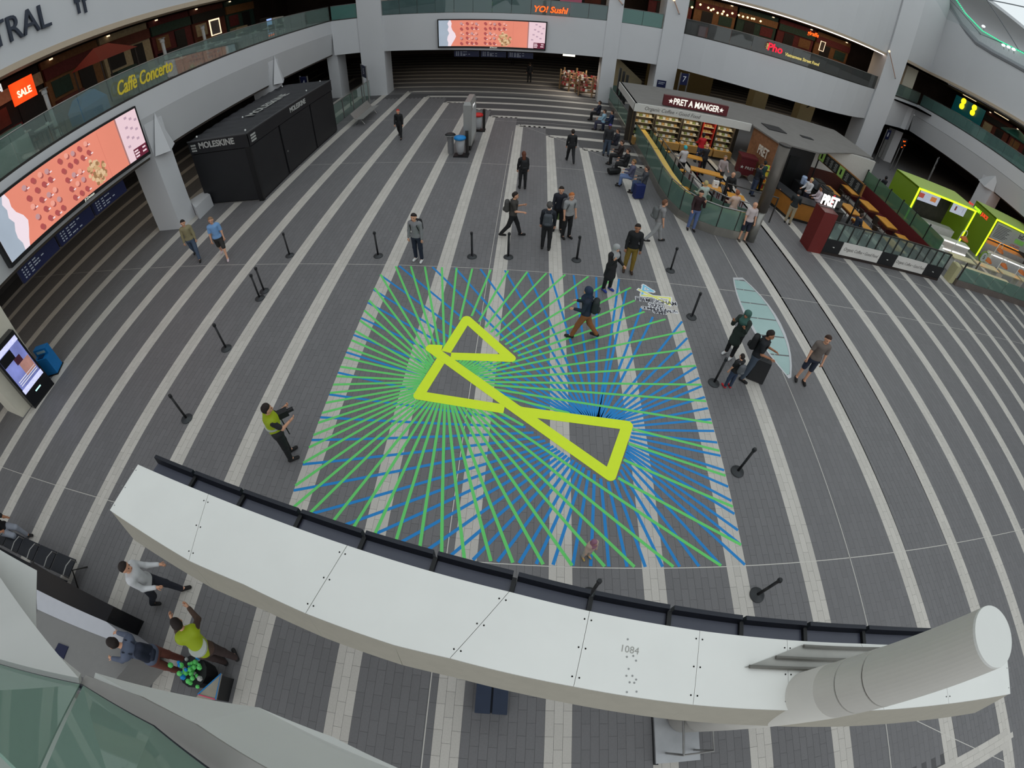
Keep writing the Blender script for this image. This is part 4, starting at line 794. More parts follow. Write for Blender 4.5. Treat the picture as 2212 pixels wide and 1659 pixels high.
for k, p in enumerate(((36,32.073,14.885), (36,31.477,14.914), (36,30.875,14.908), (36,34.911,15.84))):
    t = thing('floodlight', 'small white floodlight on the roof edge, %s' % ('first of three together', 'middle of three together', 'last of three together', 'alone nearer the corner')[k], 'light', p); MB().ball((-.2, 0, .1), .2, 8, 6, (.6, 1.2, .6)).build('lamp', mat('flood_white', (245, 250, 255), .4, emit=1.5, var=0), t); MB().tube([(0, 0, -.2), (-.15, 0, .05)], .03, 5).build('bracket', STEEL, t)
rm = bpy.data.materials.new('roof_cushion'); rm.use_nodes = True; nn = rm.node_tree.nodes; nn.remove(nn['Principled BSDF']); tr = nn.new('ShaderNodeBsdfTransparent'); tr.inputs[0].default_value = (.86, .9, .9, 1); rm.node_tree.links.new(tr.outputs[0], nn['Material Output'].inputs[0])
cb = MB(); NX, NY = 10, 12
def dome(i, j):
    s = i / NX; t_ = j / NY; x = -16 + 52.2 * s; y = -16 + 56 * t_; z = 15.2 + 10 * math.sin(math.pi * s) * math.sin(math.pi * min(1, .12 + t_ * .8)) ; return (x, y, max(z, 15))
roof = struct(MB().box((-16.4, -16, 18.6), (-15.9, 40, 19.3)).build('roof_2', WHITE))
for i in range(NX):
    for j in range(NY):
        q = [Vector(dome(i, j)), Vector(dome(i + 1, j)), Vector(dome(i + 1, j + 1)), Vector(dome(i, j + 1))]; c = sum(q, Vector()) / 4; c.z += .5
        MB().add([*q, c], [(0, 1, 4), (1, 2, 4), (2, 3, 4), (3, 0, 4)]).build('roof_cushion', rm, roof)
cw = MB()
for i in range(NX + 1): cw.tube([dome(i, j) for j in range(NY + 1)], .045, 5)
for j in range(NY + 1): cw.tube([dome(i, j) for i in range(NX + 1)], .045, 5)
cw.build('roof_cable', mat('cable_grey', (120, 124, 130), .5, .3), roof)['kind'] = 'stuff'
# ---------------- black pop-up hut on the left ----------------
HB = mat('hut_black', (30, 30, 33), .55, var=.12, scale=1.5); HS = mat('hut_seam', (16, 16, 18), .5); HR = mat('hut_roof', (44, 44, 48), .45, var=.2, scale=2); HW = mat('hut_print', (176, 176, 172), .6, var=.08)
hut = thing('popup_hut', 'long black closed pop-up shop hut with MOLESKINE lettering', 'hut')
X0, X1, Y0, Y1, HZ = -15.35, -12.08, 17.75, 27.6, 3.25
def hbox(a, b, nm, mt, p=hut): return MB().box(a, b).build(nm, mt, p)
hbox((X0 + .06, Y0 + .06, 0), (X1 - .06, Y1 - .06, HZ - .1), 'core', HS)
for k, (ya, yb) in enumerate(((Y0, 20.6), (20.7, 24.3), (24.4, Y1))): pn = hbox((X1 - .06, ya + .03, .08), (X1, yb - .03, 2.62), 'side_panel', HB)
hbox((X1 - .06, Y0, 2.66), (X1 + .03, Y1, HZ), 'side_header', HB); hbox((X0, Y0, .08), (X1 - .25, Y0 + .06, 2.62), 'front_panel', HB); hbox((X0, Y0 - .03, 2.66), (X1 + .03, Y0 + .06, HZ), 'front_header', HB); hbox((X1 - .22, Y0 - .04, 0), (X1 + .03, Y0 + .1, 2.66), 'corner_post', HS); hbox((X1 - .03, Y0 - .02, HZ), (X1 + .05, Y1 + .02, HZ + .05), 'roof_edge', mat('hut_edge', (84, 84, 86), .4, .4)); hbox((X0, Y0 - .05, HZ), (X1, Y0 + .03, HZ + .05), 'roof_edge', mat('hut_edge', (84, 84, 86), .4, .4))
rf = MB(); m = 24
for k in range(m):
    y = Y0 + .05 + (Y1 - Y0 - .1) * k / m; w = (Y1 - Y0 - .1) / m
    rf.hexa([(X0, y, HZ - .1), (X1 - .03, y, HZ - .1), (X1 - .03, y + w, HZ - .1), (X0, y + w, HZ - .1)], [(X0, y, HZ + .01), (X1 - .03, y, HZ + .01), (X1 - .03, y + w, HZ + (.05 if k % 2 else .01)), (X0, y + w, HZ + (.05 if k % 2 else .01))])
rf.build('roof_sheet', HR, hut)['kind'] = 'stuff'
text('MOLESKINE', 'front_lettering', HW, .4, (-13.75, Y0 - .04, 3.02), facing(0, -1), hut, .008, 'CENTER', .95, .012)
text('MOLESKINE', 'side_lettering', HW, .36, (X1 + .04, 22.9, 3.0), facing(1, 0), hut, .008, 'CENTER', 1.0, .012)
text('MOLESKINE', 'roof_lettering', HW, .75, (-13.6, 22.7, HZ + .07), Matrix.Rotation(math.pi / 2, 4, 'Z').to_quaternion(), hut, .004, 'CENTER', 1.05, .015)
for k in range(3):
    lb = MB()
    for j in range(3): lb.box((-15.2 + .1 * j, Y0 - .045, 2.78 + .13 * k), (-15.12 + .1 * j, Y0 - .03, 2.86 + .13 * k)); 
    lb.build('logo_bar', HW, hut)['kind'] = 'stuff'; hbox((X1 + .03, 18.0, 2.78 + .13 * k), (X1 + .045, 18.42, 2.86 + .13 * k), 'logo_bar', HW)
for y, x in ((18.2, -15.1), (18.1, -12.3), (20.5, -13.9), (24.9, -12.4), (27.0, -15.0), (27.3, -12.6)): MB().ball((x, y, HZ + .09), .05, 6, 4).build('roof_fixing', mat('fixing_white', (220, 220, 216), .5), hut)
hbox((X1, 20.9, 1.15), (X1 + .04, 20.98, 1.23), 'lock', STEEL); hbox((X0, Y0 - .02, 0), (X1, Y0 + .04, .05), 'threshold', STEEL)
ph_ = thing('white_plinth', 'low white box plinth between left column and black hut', 'plinth'); MB().prism([(-14.865,16.266), (-14.915,17.604), (-15.578,17.988), (-15.851,17.098)], 0, .62).build('box', WHITE, ph_)
# gates and glass fins behind the hut
gt = thing('gate_line', 'glass ticket barrier fins between the black hut and far left column', 'gate')
for k in range(4):
    y = 28.6 + 2.0 * k; MB().hexa([(-12.75, y, 0), (-12.75, y + 1.85, 0), (-12.72, y + 1.85, 0), (-12.72, y, 0)], [(-12.75, y, 1.35), (-12.75, y + 1.85, 1.35), (-12.72, y + 1.85, 1.35), (-12.72, y, 1.35)]).build('glass_panel', GLASSG, gt); MB().tube([(-12.73, y, 0), (-12.73, y, 1.4)], .035, 6).build('post', STEEL, gt); MB().tube([(-12.73, y, 1.37), (-12.73, y + 1.9, 1.37)], .025, 6).build('rail', STEEL, gt)
pb = thing('perforated_bench', 'v-shaped perforated steel bench by the left glass barriers', 'bench', (-11.0, 30.1, 0)); PS = mat('bench_steel', (158, 156, 152), .4, .4, var=.05)
MB().hexa([(-.1, -1.7, .42), (.42, -1.7, .46), (.42, 1.7, .46), (-.1, 1.7, .42)], [(-.1, -1.7, .45), (.42, -1.7, .49), (.42, 1.7, .49), (-.1, 1.7, .45)]).build('seat', PS, pb); MB().hexa([(-.12, -1.7, .42), (-.09, -1.7, .42), (-.09, 1.7, .42), (-.12, 1.7, .42)], [(-.42, -1.7, .85), (-.39, -1.7, .86), (-.39, 1.7, .86), (-.42, 1.7, .85)]).build('backrest', PS, pb)
for y in (-1.3, 1.3): MB().tube([(.35, y, 0), (.05, y, .42), (-.25, y, 0)], .03, 6).build('leg', STEEL, pb)
# platform number signs
def platform_sign(n, x, y, rz, lab, h=3.0, w=.75, extra=None):
    t = thing('platform_sign', lab, 'sign', (x, y, 0), rz)
    for s in (-1, 1): MB().box((s * w / 2 - .04, -.04, 0), (s * w / 2 + .04, .04, h)).build('post', STEEL, t)
    MB().box((-w / 2 + .04, -.03, h - .95), (w / 2 - .04, .03, h - .05)).build('board', NAVY, t); text(n, 'numeral', mat('numeral_white', (220, 222, 228), .5, var=0), .62, (0, -.035, h - .5), facing(0, -1), t, .004); return t
platform_sign('5', -12.35, 34.5, -.98, 'navy platform 5 sign on two steel posts at left', 2.95, 1.35)
platform_sign('4', -15.0, 30.0, -.5, 'navy platform 4 sign behind the black hut roof', 3.3, .8); platform_sign('7', 11.1, 36.2, .25, 'navy platform 7 sign beside the coffee shop roof', 3.4, .7)
platform_sign('8', 31.0, 36.6, .5, 'navy platform 8 sign beside the orange departures screen', 3.4, 1.0); platform_sign('9', 35.0, 33.6, .7, 'navy platform 9 sign at right under the side balcony', 3.2, 1.1)
dpt = thing('departure_screen', 'black departures screen with orange text under the right balcony', 'screen', (32.6, 36.0, 0), .55); MB().box((-.7, -.08, 2.3), (.7, .08, 3.2)).build('case', BLACK, dpt); text('Bham Intl', 'orange_text', ORN, .2, (-.25, -.09, 3.0), facing(0, -1), dpt, .003); text('On time', 'orange_text', ORN, .16, (.3, -.09, 2.62), facing(0, -1), dpt, .003); text('Plat 8', 'orange_text', ORN, .16, (-.3, -.09, 2.42), facing(0, -1), dpt, .003)
for s in (-.6, .6): MB().box((s - .04, -.04, 0), (s + .04, .04, 2.3)).build('post', STEEL, dpt)
# advertising totem and recycling stands
tt = thing('poster_totem', 'tall grey double-sided poster totem standing on the concourse', 'totem', (-3.25, 24.45, 0)); TG = mat('totem_grey', (150, 149, 146), .4, .3, var=.04)
MB().box((-.2, -1.05, .35), (.2, 1.05, 2.5)).build('frame', TG, tt); MB().prism([(-.2 + .2 * (1 - math.cos(math.pi * k / 6)), 0) for k in range(2)] + [(.2, .1)], 0, .01)
MB().tube([(-.2, -1.05, 2.5), (.2, -1.05, 2.5)], .001, 4); MB().hexa([(-.2, -1.0, 2.5), (.2, -1.0, 2.5), (.2, 1.0, 2.5), (-.2, 1.0, 2.5)], [(-.14, -.9, 2.66), (.14, -.9, 2.66), (.14, .9, 2.66), (-.14, .9, 2.66)]).build('rounded_top', TG, tt)
MB().box((.2, -.9, .6), (.21, .9, 2.15)).build('poster', mat('poster_pale', (196, 200, 200), .4, emit=.12, var=.2, scale=2), tt); text('JCDecaux', 'maker_lettering', mat('sign_glow', (235, 235, 235), .4), .2, (.215, 0, 2.32), facing(1, 0), tt, .004); MB().box((-.12, -.8, 0), (.12, .8, .35)).build('foot', DKSTEEL, tt)
def recycler(x, y, lid, lab):
    t = thing('recycling_stand', lab, 'bin', (x, y, 0)); MB().box((-.38, -.3, 0), (.38, .3, .05)).build('base_plate', BLACK, t); MB().tube([(.3, .1, .05), (.3, .1, 1.15)], .03, 6).build('pole', DKSTEEL, t); MB().box((.2, .12, .1), (.36, .16, 1.3)).build('back_plate', DKSTEEL, t)
    MB().lathe((-.05, -.05, 0), [(.3, .92), (.31, 1.0), (.26, 1.06), (.12, 1.09)], 18).build('lid', lid, t, True); MB().lathe((-.05, -.05, 0), [(.13, .1), (.2, .3), (.25, .9)], 14).build('clear_bag', glass('bag_clear', (196, 196, 198), .45, .2, .05), t, True); return t
r1 = recycler(-3.5, 22.85, mat('lid_blue', (20, 130, 200), .4), 'blue-lidded clear-bag recycling stand in front of the totem'); recycler(-3.1, 27.3, mat('lid_red', (200, 36, 32), .4), 'red-lidded recycling stand behind the totem')
rk = thing('recycling_stand', 'black ringed litter stand just behind the blue-lidded one', 'bin', (-4.1, 23.2, 0)); MB().lathe((0, 0, 0), [(.26, .95), (.28, 1.02), (.2, 1.08)], 16).build('lid', BLACK, rk); MB().lathe((0, 0, 0), [(.282, .97), (.282, 1.0)], 16).build('white_band', HW, rk); MB().tube([(0, 0, 0), (0, 0, .95)], .16, 10).build('drum', mat('drum_grey', (120, 120, 122), .6), rk)
# lit hexagonal display stall in the dark far hall
stl = thing('market_stall', 'brightly lit hexagonal display stall in the dark far hall', 'stall', (3.2, 41.0, 0)); WS = mat('stall_wood', (150, 120, 86), .6)
for k in range(6):
    a0 = math.pi / 3 * k + .2; a1 = a0 + math.pi / 3; p = (1.1 * math.cos(a0), 1.1 * math.sin(a0)); q = (1.1 * math.cos(a1), 1.1 * math.sin(a1)); MB().tube([(*p, 0), (*p, 1.7)], .07, 5).build('post', WS, stl)
    for z in (.35, .8, 1.25): MB().prism([p, q, (q[0] * .6, q[1] * .6), (p[0] * .6, p[1] * .6)], z, z + .05).build('shelf', WS, stl)
st2 = dup(stl, (4.4, 39.4, 0), .5, 'smaller lit display stall right of the hexagonal stall')
GOODS = [mat('goods_red', (190, 60, 60), .5, emit=.15), mat('goods_white', (226, 220, 206), .5, emit=.3), mat('goods_brown', (130, 86, 66), .5), mat('goods_pink', (206, 140, 130), .5, emit=.15)]
for (cx, cy_, nm) in ((3.2, 41.0, 'hexagonal stall'), (4.4, 39.4, 'smaller lit stall')):
    g0 = [tag(MB().cbox((0, 0, .09), (.2, .16, .18)).build('gift_box', GOODS[k]), 'small boxed goods on the shelves of the %s' % nm, 'box', 'boxed goods on the %s' % nm) for k in range(4)]
    q = 0
    for k in range(6):
        for z in (.4, .85, 1.3):
            for j in (-1, 0, 1):
                a = math.pi / 3 * (k + .5) + .2 + (.3 if cy_ < 40 else 0) + j * .24; o = g0[q] if q < 4 else g0[q % 4].copy()
                if q >= 4: COL.objects.link(o)
                o.location = (cx + .82 * math.cos(a), cy_ + .82 * math.sin(a), z); o.rotation_euler = (0, 0, a); q += 1
area('stall_lamp', (3.6, 40.0, 3.0), (1.2, 1.2), 90, (1, .9, .75))
hs = thing('stall_sign', 'small glowing white sign above the lit stall', 'sign'); MB().box((2.2, 41.3, 2.75), (3.2, 41.36, 2.92)).build('panel', mat('sign_glow2', (250, 244, 220), .4, emit=2.0, var=0), hs); MB().tube([(2.7, 41.33, 2.92), (2.7, 41.33, 3.5)], .02, 5).build('hanger', DKSTEEL, hs)
# cream pillars and numeral in the hall behind the coffee shop, dark seat rows
CRM = mat('pillar_cream', (176, 160, 120), .7, var=.05)
struct(MB().box((20.0, 42.6, 0), (21.4, 44, 3.5)).build('column_12', CRM)); struct(MB().box((24.6, 42.0, 0), (26.2, 43.2, 3.5)).build('column_13', CRM)); struct(MB().box((10.4, 46, 0), (17.0, 46.2, 2.6)).build('wall_cream_panel', mat('panel_olive', (110, 94, 56), .7, var=.1)))
n9 = thing('pillar_numeral', 'large dark numeral 9 painted on a cream pillar', 'sign'); text('9', 'numeral', mat('numeral_dark', (60, 52, 40), .6), 1.5, (25.4, 41.98, 2.5), facing(0, -1), n9, .006)
def seat_row(x, y, rz, n, lab):
    t = thing('seat_row', lab, 'bench', (x, y, 0), rz); q = mat('hall_seat', (34, 34, 38), .6, var=.1); MB().box((-n * .3, -.04, .3), (n * .3, .04, .36)).build('beam', DKSTEEL, t)
    for k in range(n): xx = (k - n / 2) * .6; MB().box((xx + .03, -.25, .4), (xx + .57, .22, .45)).build('seat', q, t); MB().hexa([(xx + .03, .2, .45), (xx + .57, .2, .45), (xx + .57, .24, .45), (xx + .03, .24, .45)], [(xx + .03, .36, .9), (xx + .57, .36, .9), (xx + .57, .4, .9), (xx + .03, .4, .9)]).build('backrest', q, t)
    for s in (-n * .25, n * .25): MB().tube([(s, -.25, 0), (s, 0, .3), (s, .25, 0)], .025, 5).build('leg', DKSTEEL, t)
for k, (x, y) in enumerate(((14.5, 40.5), (17.0, 40), (19.4, 39.6), (22.3, 39.4), (24.6, 38.6))): seat_row(x, y, 1.2, 5, 'dark seat row in the hall behind the coffee shop, %s from the left' % ORD[k])
es = thing('stair_balustrade', 'sloping cream stair side seen in the bay between far columns', 'stair'); MB().hexa([(6.3, 40.5, .9), (8.9, 40.5, .0), (8.9, 40.8, .0), (6.3, 40.8, .9)], [(6.3, 40.5, 3.4), (8.9, 40.5, 1.5), (8.9, 40.8, 1.5), (6.3, 40.8, 3.4)]).build('stair_side', mat('stair_cream', (170, 158, 128), .7), es); MB().box((5.9, 38.9, 0), (9.0, 39.0, 1.1)).build('glass_panel', GLASSG, es); MB().box((5.9, 38.85, 0), (9.0, 39.05, .35)).build('kick_plate', DKSTEEL, es)
pw = thing('wall_notice', 'navy notice plate on the white column by the coffee shop', 'sign'); MB().box((9.3, 36.95, 1.85), (10.0, 37.0, 2.4)).build('plate', NAVY, pw); MB().box((9.4, 36.94, 2.22), (9.9, 36.95, 2.26)).box((9.4, 36.94, 2.1), (9.8, 36.95, 2.14)).build('text_line', SGW, pw)['kind'] = 'stuff'
bg_ = thing('tall_barrier', 'tall grey ticket gate posts at the start of the coffee shop rail', 'gate'); 
for k in range(3): MB().box((6.15 + .2 * k, 36.0 - .5 * k, 0), (6.3 + .2 * k, 36.3 - .5 * k, 3.0 - .15 * k)).build('post', DKSTEEL, bg_)
# ---------------- coffee shop ----------------
ROOFG = mat('shop_roof_grey', (120, 116, 112), .6, var=.1, scale=1.5); FASC = mat('shop_fascia', (206, 204, 198), .5, var=.03); WOODO = mat('orange_wood', (206, 142, 52), .45, var=.12, scale=3); WOODY = mat('yellow_wood', (214, 178, 92), .45, var=.1, scale=3); BURG = mat('burgundy', (92, 26, 32), .5, var=.06); BRK = mat('brick_tan', (140, 96, 66), .8, var=.3, scale=6); SHELFD = mat('shelf_dark', (66, 58, 50), .6)
shop = thing('coffee_shop', 'coffee shop kiosk with lit food shelves, white fascia and grey roof', 'kiosk')
MB().box((5.5, 25.7, 2.72), (12.5, 31.5, 2.8)).build('roof', ROOFG, shop); MB().box((5.45, 25.55, 2.36), (12.35, 25.7, 2.8)).build('fascia', FASC, shop); MB().box((5.6, 27.6, 0), (12.6, 27.8, 2.72)).build('back_wall', SHELFD, shop); MB().box((5.45, 25.6, 2.36), (5.6, 31.5, 2.8)).build('side_fascia', FASC, shop)
MB().prism([(12.4, 25.7), (12.9, 23.0), (15.5, 23.0), (19.5, 25.4), (21.5, 25.8), (21.5, 31), (12.4, 31.5)], 2.68, 2.76).build('roof', ROOFG, shop); MB().box((13.4, 25.4, 2.77), (14.6, 26.6, 2.8)).build('roof_opening', BLACK, shop); MB().box((15.8, 25.6, 2.77), (16.6, 26.0, 2.8)).build('roof_opening', BLACK, shop)
MB().hexa([(12.55, 25.6, 0), (13.0, 23.1, 0), (13.15, 23.1, 0), (12.7, 25.6, 0)], [(12.55, 25.6, 2.68), (13.0, 23.1, 2.68), (13.15, 23.1, 2.68), (12.7, 25.6, 2.68)]).build('brick_wall', BRK, shop)
MB().box((13.1, 23.1, 0), (15.4, 23.25, 2.68)).build('black_wall', mat('tile_black', (26, 25, 26), .4, var=.1), shop); MB().box((15.4, 25.3, 0), (21.4, 25.5, 2.68)).build('white_tile_wall', mat('tile_white', (196, 192, 186), .4, var=.05, scale=10), shop); MB().box((15.4, 25.24, 0), (21.4, 25.3, 1.2)).build('dark_tile_band', mat('tile_brown', (70, 36, 30), .4, var=.15, scale=8), shop); MB().box((13.9, 23.05, 0), (14.5, 23.1, 2.2)).build('doorway', mat('door_dark', (14, 14, 14), .4), shop)
text('Organic Coffee • Good Food', 'fascia_lettering', mat('script_grey', (130, 126, 122), .6), .3, (7.6, 25.54, 2.6), facing(0, -1), shop, .004, 'CENTER', .9, .002, .25)
text('PRET', 'brick_lettering', mat('letter_cream', (220, 210, 196), .5), .75, (12.72, 24.0, 1.75), facing(-.98, -.18), shop, .02, 'CENTER', .6, .012); MB().box((13.05, 23.03, 1.0), (13.15, 23.06, 1.9)).build('white_notice', FASC, shop)
psn = thing('shop_sign', 'burgundy PRET A MANGER sign board on the coffee shop roof', 'sign'); MB().box((7.1, 26.0, 2.84), (10.9, 26.25, 3.42)).build('board', BURG, psn); PW_ = mat('letter_lit', (250, 244, 234), .4, emit=.9, var=0)
text('PRET A MANGER', 'letters', PW_, .5, (9.0, 25.99, 3.13), facing(0, -1), psn, .01, 'CENTER', .72, .012); 
for x in (7.5, 10.5):
    P_ = []
    for k in range(10): r = .15 if k % 2 == 0 else .06; a = math.pi / 2 + math.pi * k / 5; P_.append((x + r * math.cos(a), 25.985, 3.13 + r * math.sin(a)))
    MB().slab(P_, .01).build('star', PW_, psn); MB().box((x - .05, 26.08, 2.76), (x + .05, 26.2, 2.84)).build('bracket', DKSTEEL, psn)
# shelf cabinets with light strips and packed food
YLT = mat('shelf_light', (255, 232, 150), .4, emit=2.2, var=0)
food = []
for k, (c, lab) in enumerate(((( 255, 246, 220), 'pale'), ((226, 180, 110), 'golden'), ((236, 236, 230), 'white'), ((150, 160, 90), 'green'))): food.append(tag(MB().cbox((0, 0, .06), (.15, .13, .12)).build('food_pack', mat('pack_' + lab, c, .5, emit=.12, var=.1), None), 'small %s packed food item on the lit coffee shop shelves' % lab, 'food pack', 'packed food on the coffee shop shelves'))
cabs = [(5.85, 7.0), (7.05, 8.65), (8.7, 9.85), (9.95, 10.75), (10.85, 12.0)]; q = 0
for k, (xa, xb) in enumerate(cabs):
    cb_ = thing('shelf_cabinet', 'lit food shelf cabinet in the coffee shop, %s from the left' % ORD[k], 'cabinet'); red = k == 3; cm = mat('cabinet_red', (150, 34, 26), .5) if red else SHELFD
    MB().box((xa, 27.45, 0), (xb, 27.6, 2.25)).build('back', mat('cabinet_back', (150, 130, 96), .6) if not red else cm, cb_)
    for x in (xa, xb - .05): MB().box((x, 26.75, 0), (x + .05, 27.45, 2.25)).build('side', cm, cb_)
    MB().box((xa, 26.7, 2.18), (xb, 27.45, 2.26)).build('top', cm, cb_); MB().box((xa + .06, 26.74, 2.12), (xb - .06, 26.8, 2.17)).build('light_strip', YLT, cb_); MB().box((xa, 26.3, .2), (xb, 26.8, .62)).build('front_crate', mat('crate_wood', (170, 130, 72), .6, var=.1), cb_)
    for z in (.75, 1.1, 1.45, 1.8):
        MB().box((xa + .05, 26.85, z - .03), (xb - .05, 27.45, z)).build('shelf', mat('shelf_pale', (176, 166, 146), .5), cb_)
    for z in (.62, .75, 1.1, 1.45, 1.8):
        nx = int((xb - xa - .15) / .19)
        for j in range(nx):
            o = food[q] if q < 4 else food[(q * 7 + k) % 4 if k != 3 else 1].copy()
            if q >= 4: COL.objects.link(o)
            o.location = (xa + .15 + .19 * j, 26.55 if z < .7 else 26.95, z); q += 1
area('shop_food_lamp', (9, 26.3, 2.3), (6, .4), 45, (1, .88, .6), (.5, 0, 0))
# curved rail: steel kerb, glass, handrail, timber counter
rail = [(5.75, 37.6), (5.85, 33), (5.95, 28), (6.05, 23.5), (6.05, 20.2), (6.15, 18.7), (6.45, 17.6), (7.0, 16.85), (7.8, 16.42), (8.6, 16.3), (9.25, 16.28)]
cr = thing('curved_rail', 'curved steel and glass rail enclosing the coffee shop seating', 'rail'); KS = mat('kerb_steel', (150, 146, 138), .3, .6, var=.08, scale=3)
for a, b in zip(rail[:-1], rail[1:]):
    d = Vector((b[0] - a[0], b[1] - a[1])).normalized(); q_ = Vector((-d.y, d.x)); e = lambda p, w: (p[0] + q_.x * w, p[1] + q_.y * w)
    MB().hexa([(*e(a, 0), 0), (*e(b, 0), 0), (*e(b, .1), 0), (*e(a, .1), 0)], [(*e(a, 0), .38), (*e(b, 0), .38), (*e(b, .1), .38), (*e(a, .1), .38)]).build('kerb', KS, cr); MB().hexa([(*e(a, .04), .38), (*e(b, .04), .38), (*e(b, .06), .38), (*e(a, .06), .38)], [(*e(a, .04), 1.25), (*e(b, .04), 1.25), (*e(b, .06), 1.25), (*e(a, .06), 1.25)]).build('glass_pane', GLASSG, cr); MB().tube([(*e(b, .05), .38), (*e(b, .05), 1.3)], .025, 6).build('post', DKSTEEL, cr)
MB().tube([(x + .05, y + .05, 1.3) for x, y in rail], .028, 8).build('handrail', STEEL, cr)
ctr = thing('window_counter', 'long curved yellow wood counter inside the coffee shop rail', 'counter'); rl = rail[2:]
for a, b in zip(rl[:-1], rl[1:]):
    d = Vector((b[0] - a[0], b[1] - a[1])).normalized(); q_ = Vector((-d.y, d.x)); e = lambda p, w: (p[0] + q_.x * w, p[1] + q_.y * w); f = lambda t_: (a[0] + (b[0] - a[0]) * t_, a[1] + (b[1] - a[1]) * t_)
    MB().hexa([(*e(f(.01), .18), .98), (*e(f(.99), .18), .98), (*e(f(.99), .62), .98), (*e(f(.01), .62), .98)], [(*e(f(.01), .18), 1.02), (*e(f(.99), .18), 1.02), (*e(f(.99), .62), 1.02), (*e(f(.01), .62), 1.02)]).build('top_board', WOODY, ctr); MB().tube([(*e(f(.5), .4), 0), (*e(f(.5), .4), .98)], .03, 6).build('leg', DKSTEEL, ctr);
irl = thing('inner_rail', 'inner steel handrail with dark posts behind the counter stools', 'rail'); ip = [(6.9, 28.5), (7.0, 23), (7.1, 20), (7.5, 18.4), (8.3, 17.5), (9.3, 17.2)]
MB().tube([(x, y, 1.35) for x, y in ip], .03, 8).build('handrail', STEEL, irl)
for k, (a, b) in enumerate(zip(ip[:-1], ip[1:])):
    for t_ in ((0, .5) if k else (0, .2, .4, .6, .8)): x = a[0] + (b[0] - a[0]) * t_; y = a[1] + (b[1] - a[1]) * t_; MB().tube([(x, y, 0), (x, y, 1.38)], .03, 6).build('post', DKSTEEL, irl)
    MB().hexa([(*a, .5), (*b, .5), (b[0] + .02, b[1] + .02, .5), (a[0] + .02, a[1] + .02, .5)], [(*a, 1.05), (*b, 1.05), (b[0] + .02, b[1] + .02, 1.05), (a[0] + .02, a[1] + .02, 1.05)]).build('glass_pane', GLASSG, irl)
rr2 = thing('aisle_rail', 'dark aisle handrail from glass end to the steel column', 'rail'); MB().tube([(9.0, 19.2, 1.3), (11.4, 18.6, 1.3)], .035, 8).build('handrail', DKSTEEL, rr2)
for x, y in ((9.0, 19.2), (11.4, 18.6)): MB().tube([(x, y, 0), (x, y, 1.32)], .035, 6).build('post', DKSTEEL, rr2)
sc = thing('steel_column', 'tall dark steel column with pale lower sleeve at the rail end', 'column', (9.52, 16.42, 0)); MB().lathe((0, 0, 0), [(.2, 0), (.2, 1.45)], 20).build('sleeve', mat('sleeve_steel', (150, 148, 142), .35, .6, var=.06), sc, True); MB().lathe((0, 0, 0), [(.24, 1.45), (.24, 4.3)], 20).build('shaft', mat('shaft_dark', (98, 92, 86), .4, .5, var=.05), sc, True); MB().lathe((0, 0, 0), [(.245, 4.3), (.26, 4.36), (.2, 4.38)], 20).build('cap', DKSTEEL, sc)
# tables, stools
def bar_table(x, y, w, d, rz, z, mt, lab, grp):
    t = thing('bar_table', lab, 'table', (x, y, 0), rz, grp); MB().box((-w / 2, -d / 2, z - .05), (w / 2, d / 2, z)).build('top', mt, t)
    for sx in (-1, 1):
        for sy in (-1, 1): MB().tube([(sx * (w / 2 - .06), sy * (d / 2 - .06), 0), (sx * (w / 2 - .06), sy * (d / 2 - .06), z - .05)], .022, 5).build('leg', BURG, t)
    return t
GT = 'orange wood tables in the coffee shop'
for k, (p, w, d, lab) in enumerate((((8.6, 21.2), 1.5, .6, 'orange bar table behind the inner rail, nearest the shelves'), ((8.3, 19.2), .9, .6, 'orange bar table with white paper bag on it'), ((9.3, 18.6), .8, .6, 'orange bar table next to the one with white bag'), ((8.4, 23.2), 1.2, .6, 'orange bar table furthest back by the shelves'))): bar_table(*p, w, d, -.25, 1.0, WOODO, lab, GT)
stool0 = None
for k, (x, y) in enumerate(((7.4, 24.3), (9.6, 21.6), (9.5, 20.7), (9.1, 18.0), (8.0, 18.3), (9.7, 19.3), (7.2, 19.3), (7.9, 17.4), (8.7, 17.1), (7.6, 21.6))):
    if stool0 is None:
        stool0 = thing('bar_stool', 'x', 'stool', (x, y, 0), 0, 'wood-topped bar stools'); MB().lathe((0, 0, 0), [(.17, .68), (.18, .72)], 12).build('seat', WOODO, stool0)
        for a in range(4): a_ = math.pi / 4 + math.pi / 2 * a; MB().tube([(.2 * math.cos(a_), .2 * math.sin(a_), 0), (.12 * math.cos(a_), .12 * math.sin(a_), .68)], .014, 5).build('leg', DKSTEEL, stool0)
        MB().tube([(.17 * math.cos(math.pi * j / 6), .17 * math.sin(math.pi * j / 6), .25) for j in range(13)], .01, 5).build('foot_ring', DKSTEEL, stool0); st = stool0
    else: st = dup(stool0, (x, y, 0))
    st['label'] = 'round wooden bar stool in the coffee shop, ' + ('beside the first shelf cabinet', 'right of the long orange table', 'in front of the long orange table', 'nearest the counter bend', 'beside the table with white bag', 'right of the two end tables', 'at the curved counter near its middle', 'at the curved counter bend', 'at the counter end by the steel column', 'left of the long orange table')[k]
wbag = thing('paper_bag', 'white paper carrier bag standing on an orange bar table', 'bag', (8.45, 19.25, 1.0)); MB().hexa([(-.13, -.08, 0), (.13, -.08, 0), (.13, .08, 0), (-.13, .08, 0)], [(-.14, -.06, .32), (.14, -.06, .32), (.14, .06, .32), (-.14, .06, .32)]).build('bag', mat('paper_white', (232, 230, 226), .7), wbag); MB().tube([(-.06, 0, .32), (-.05, 0, .42), (.05, 0, .42), (.06, 0, .32)], .008, 5).build('handle', HW, wbag); MB().lathe((0, -.083, .14), [(.03, 0), (.03, .03)], 8).build('mark', BURG, wbag)
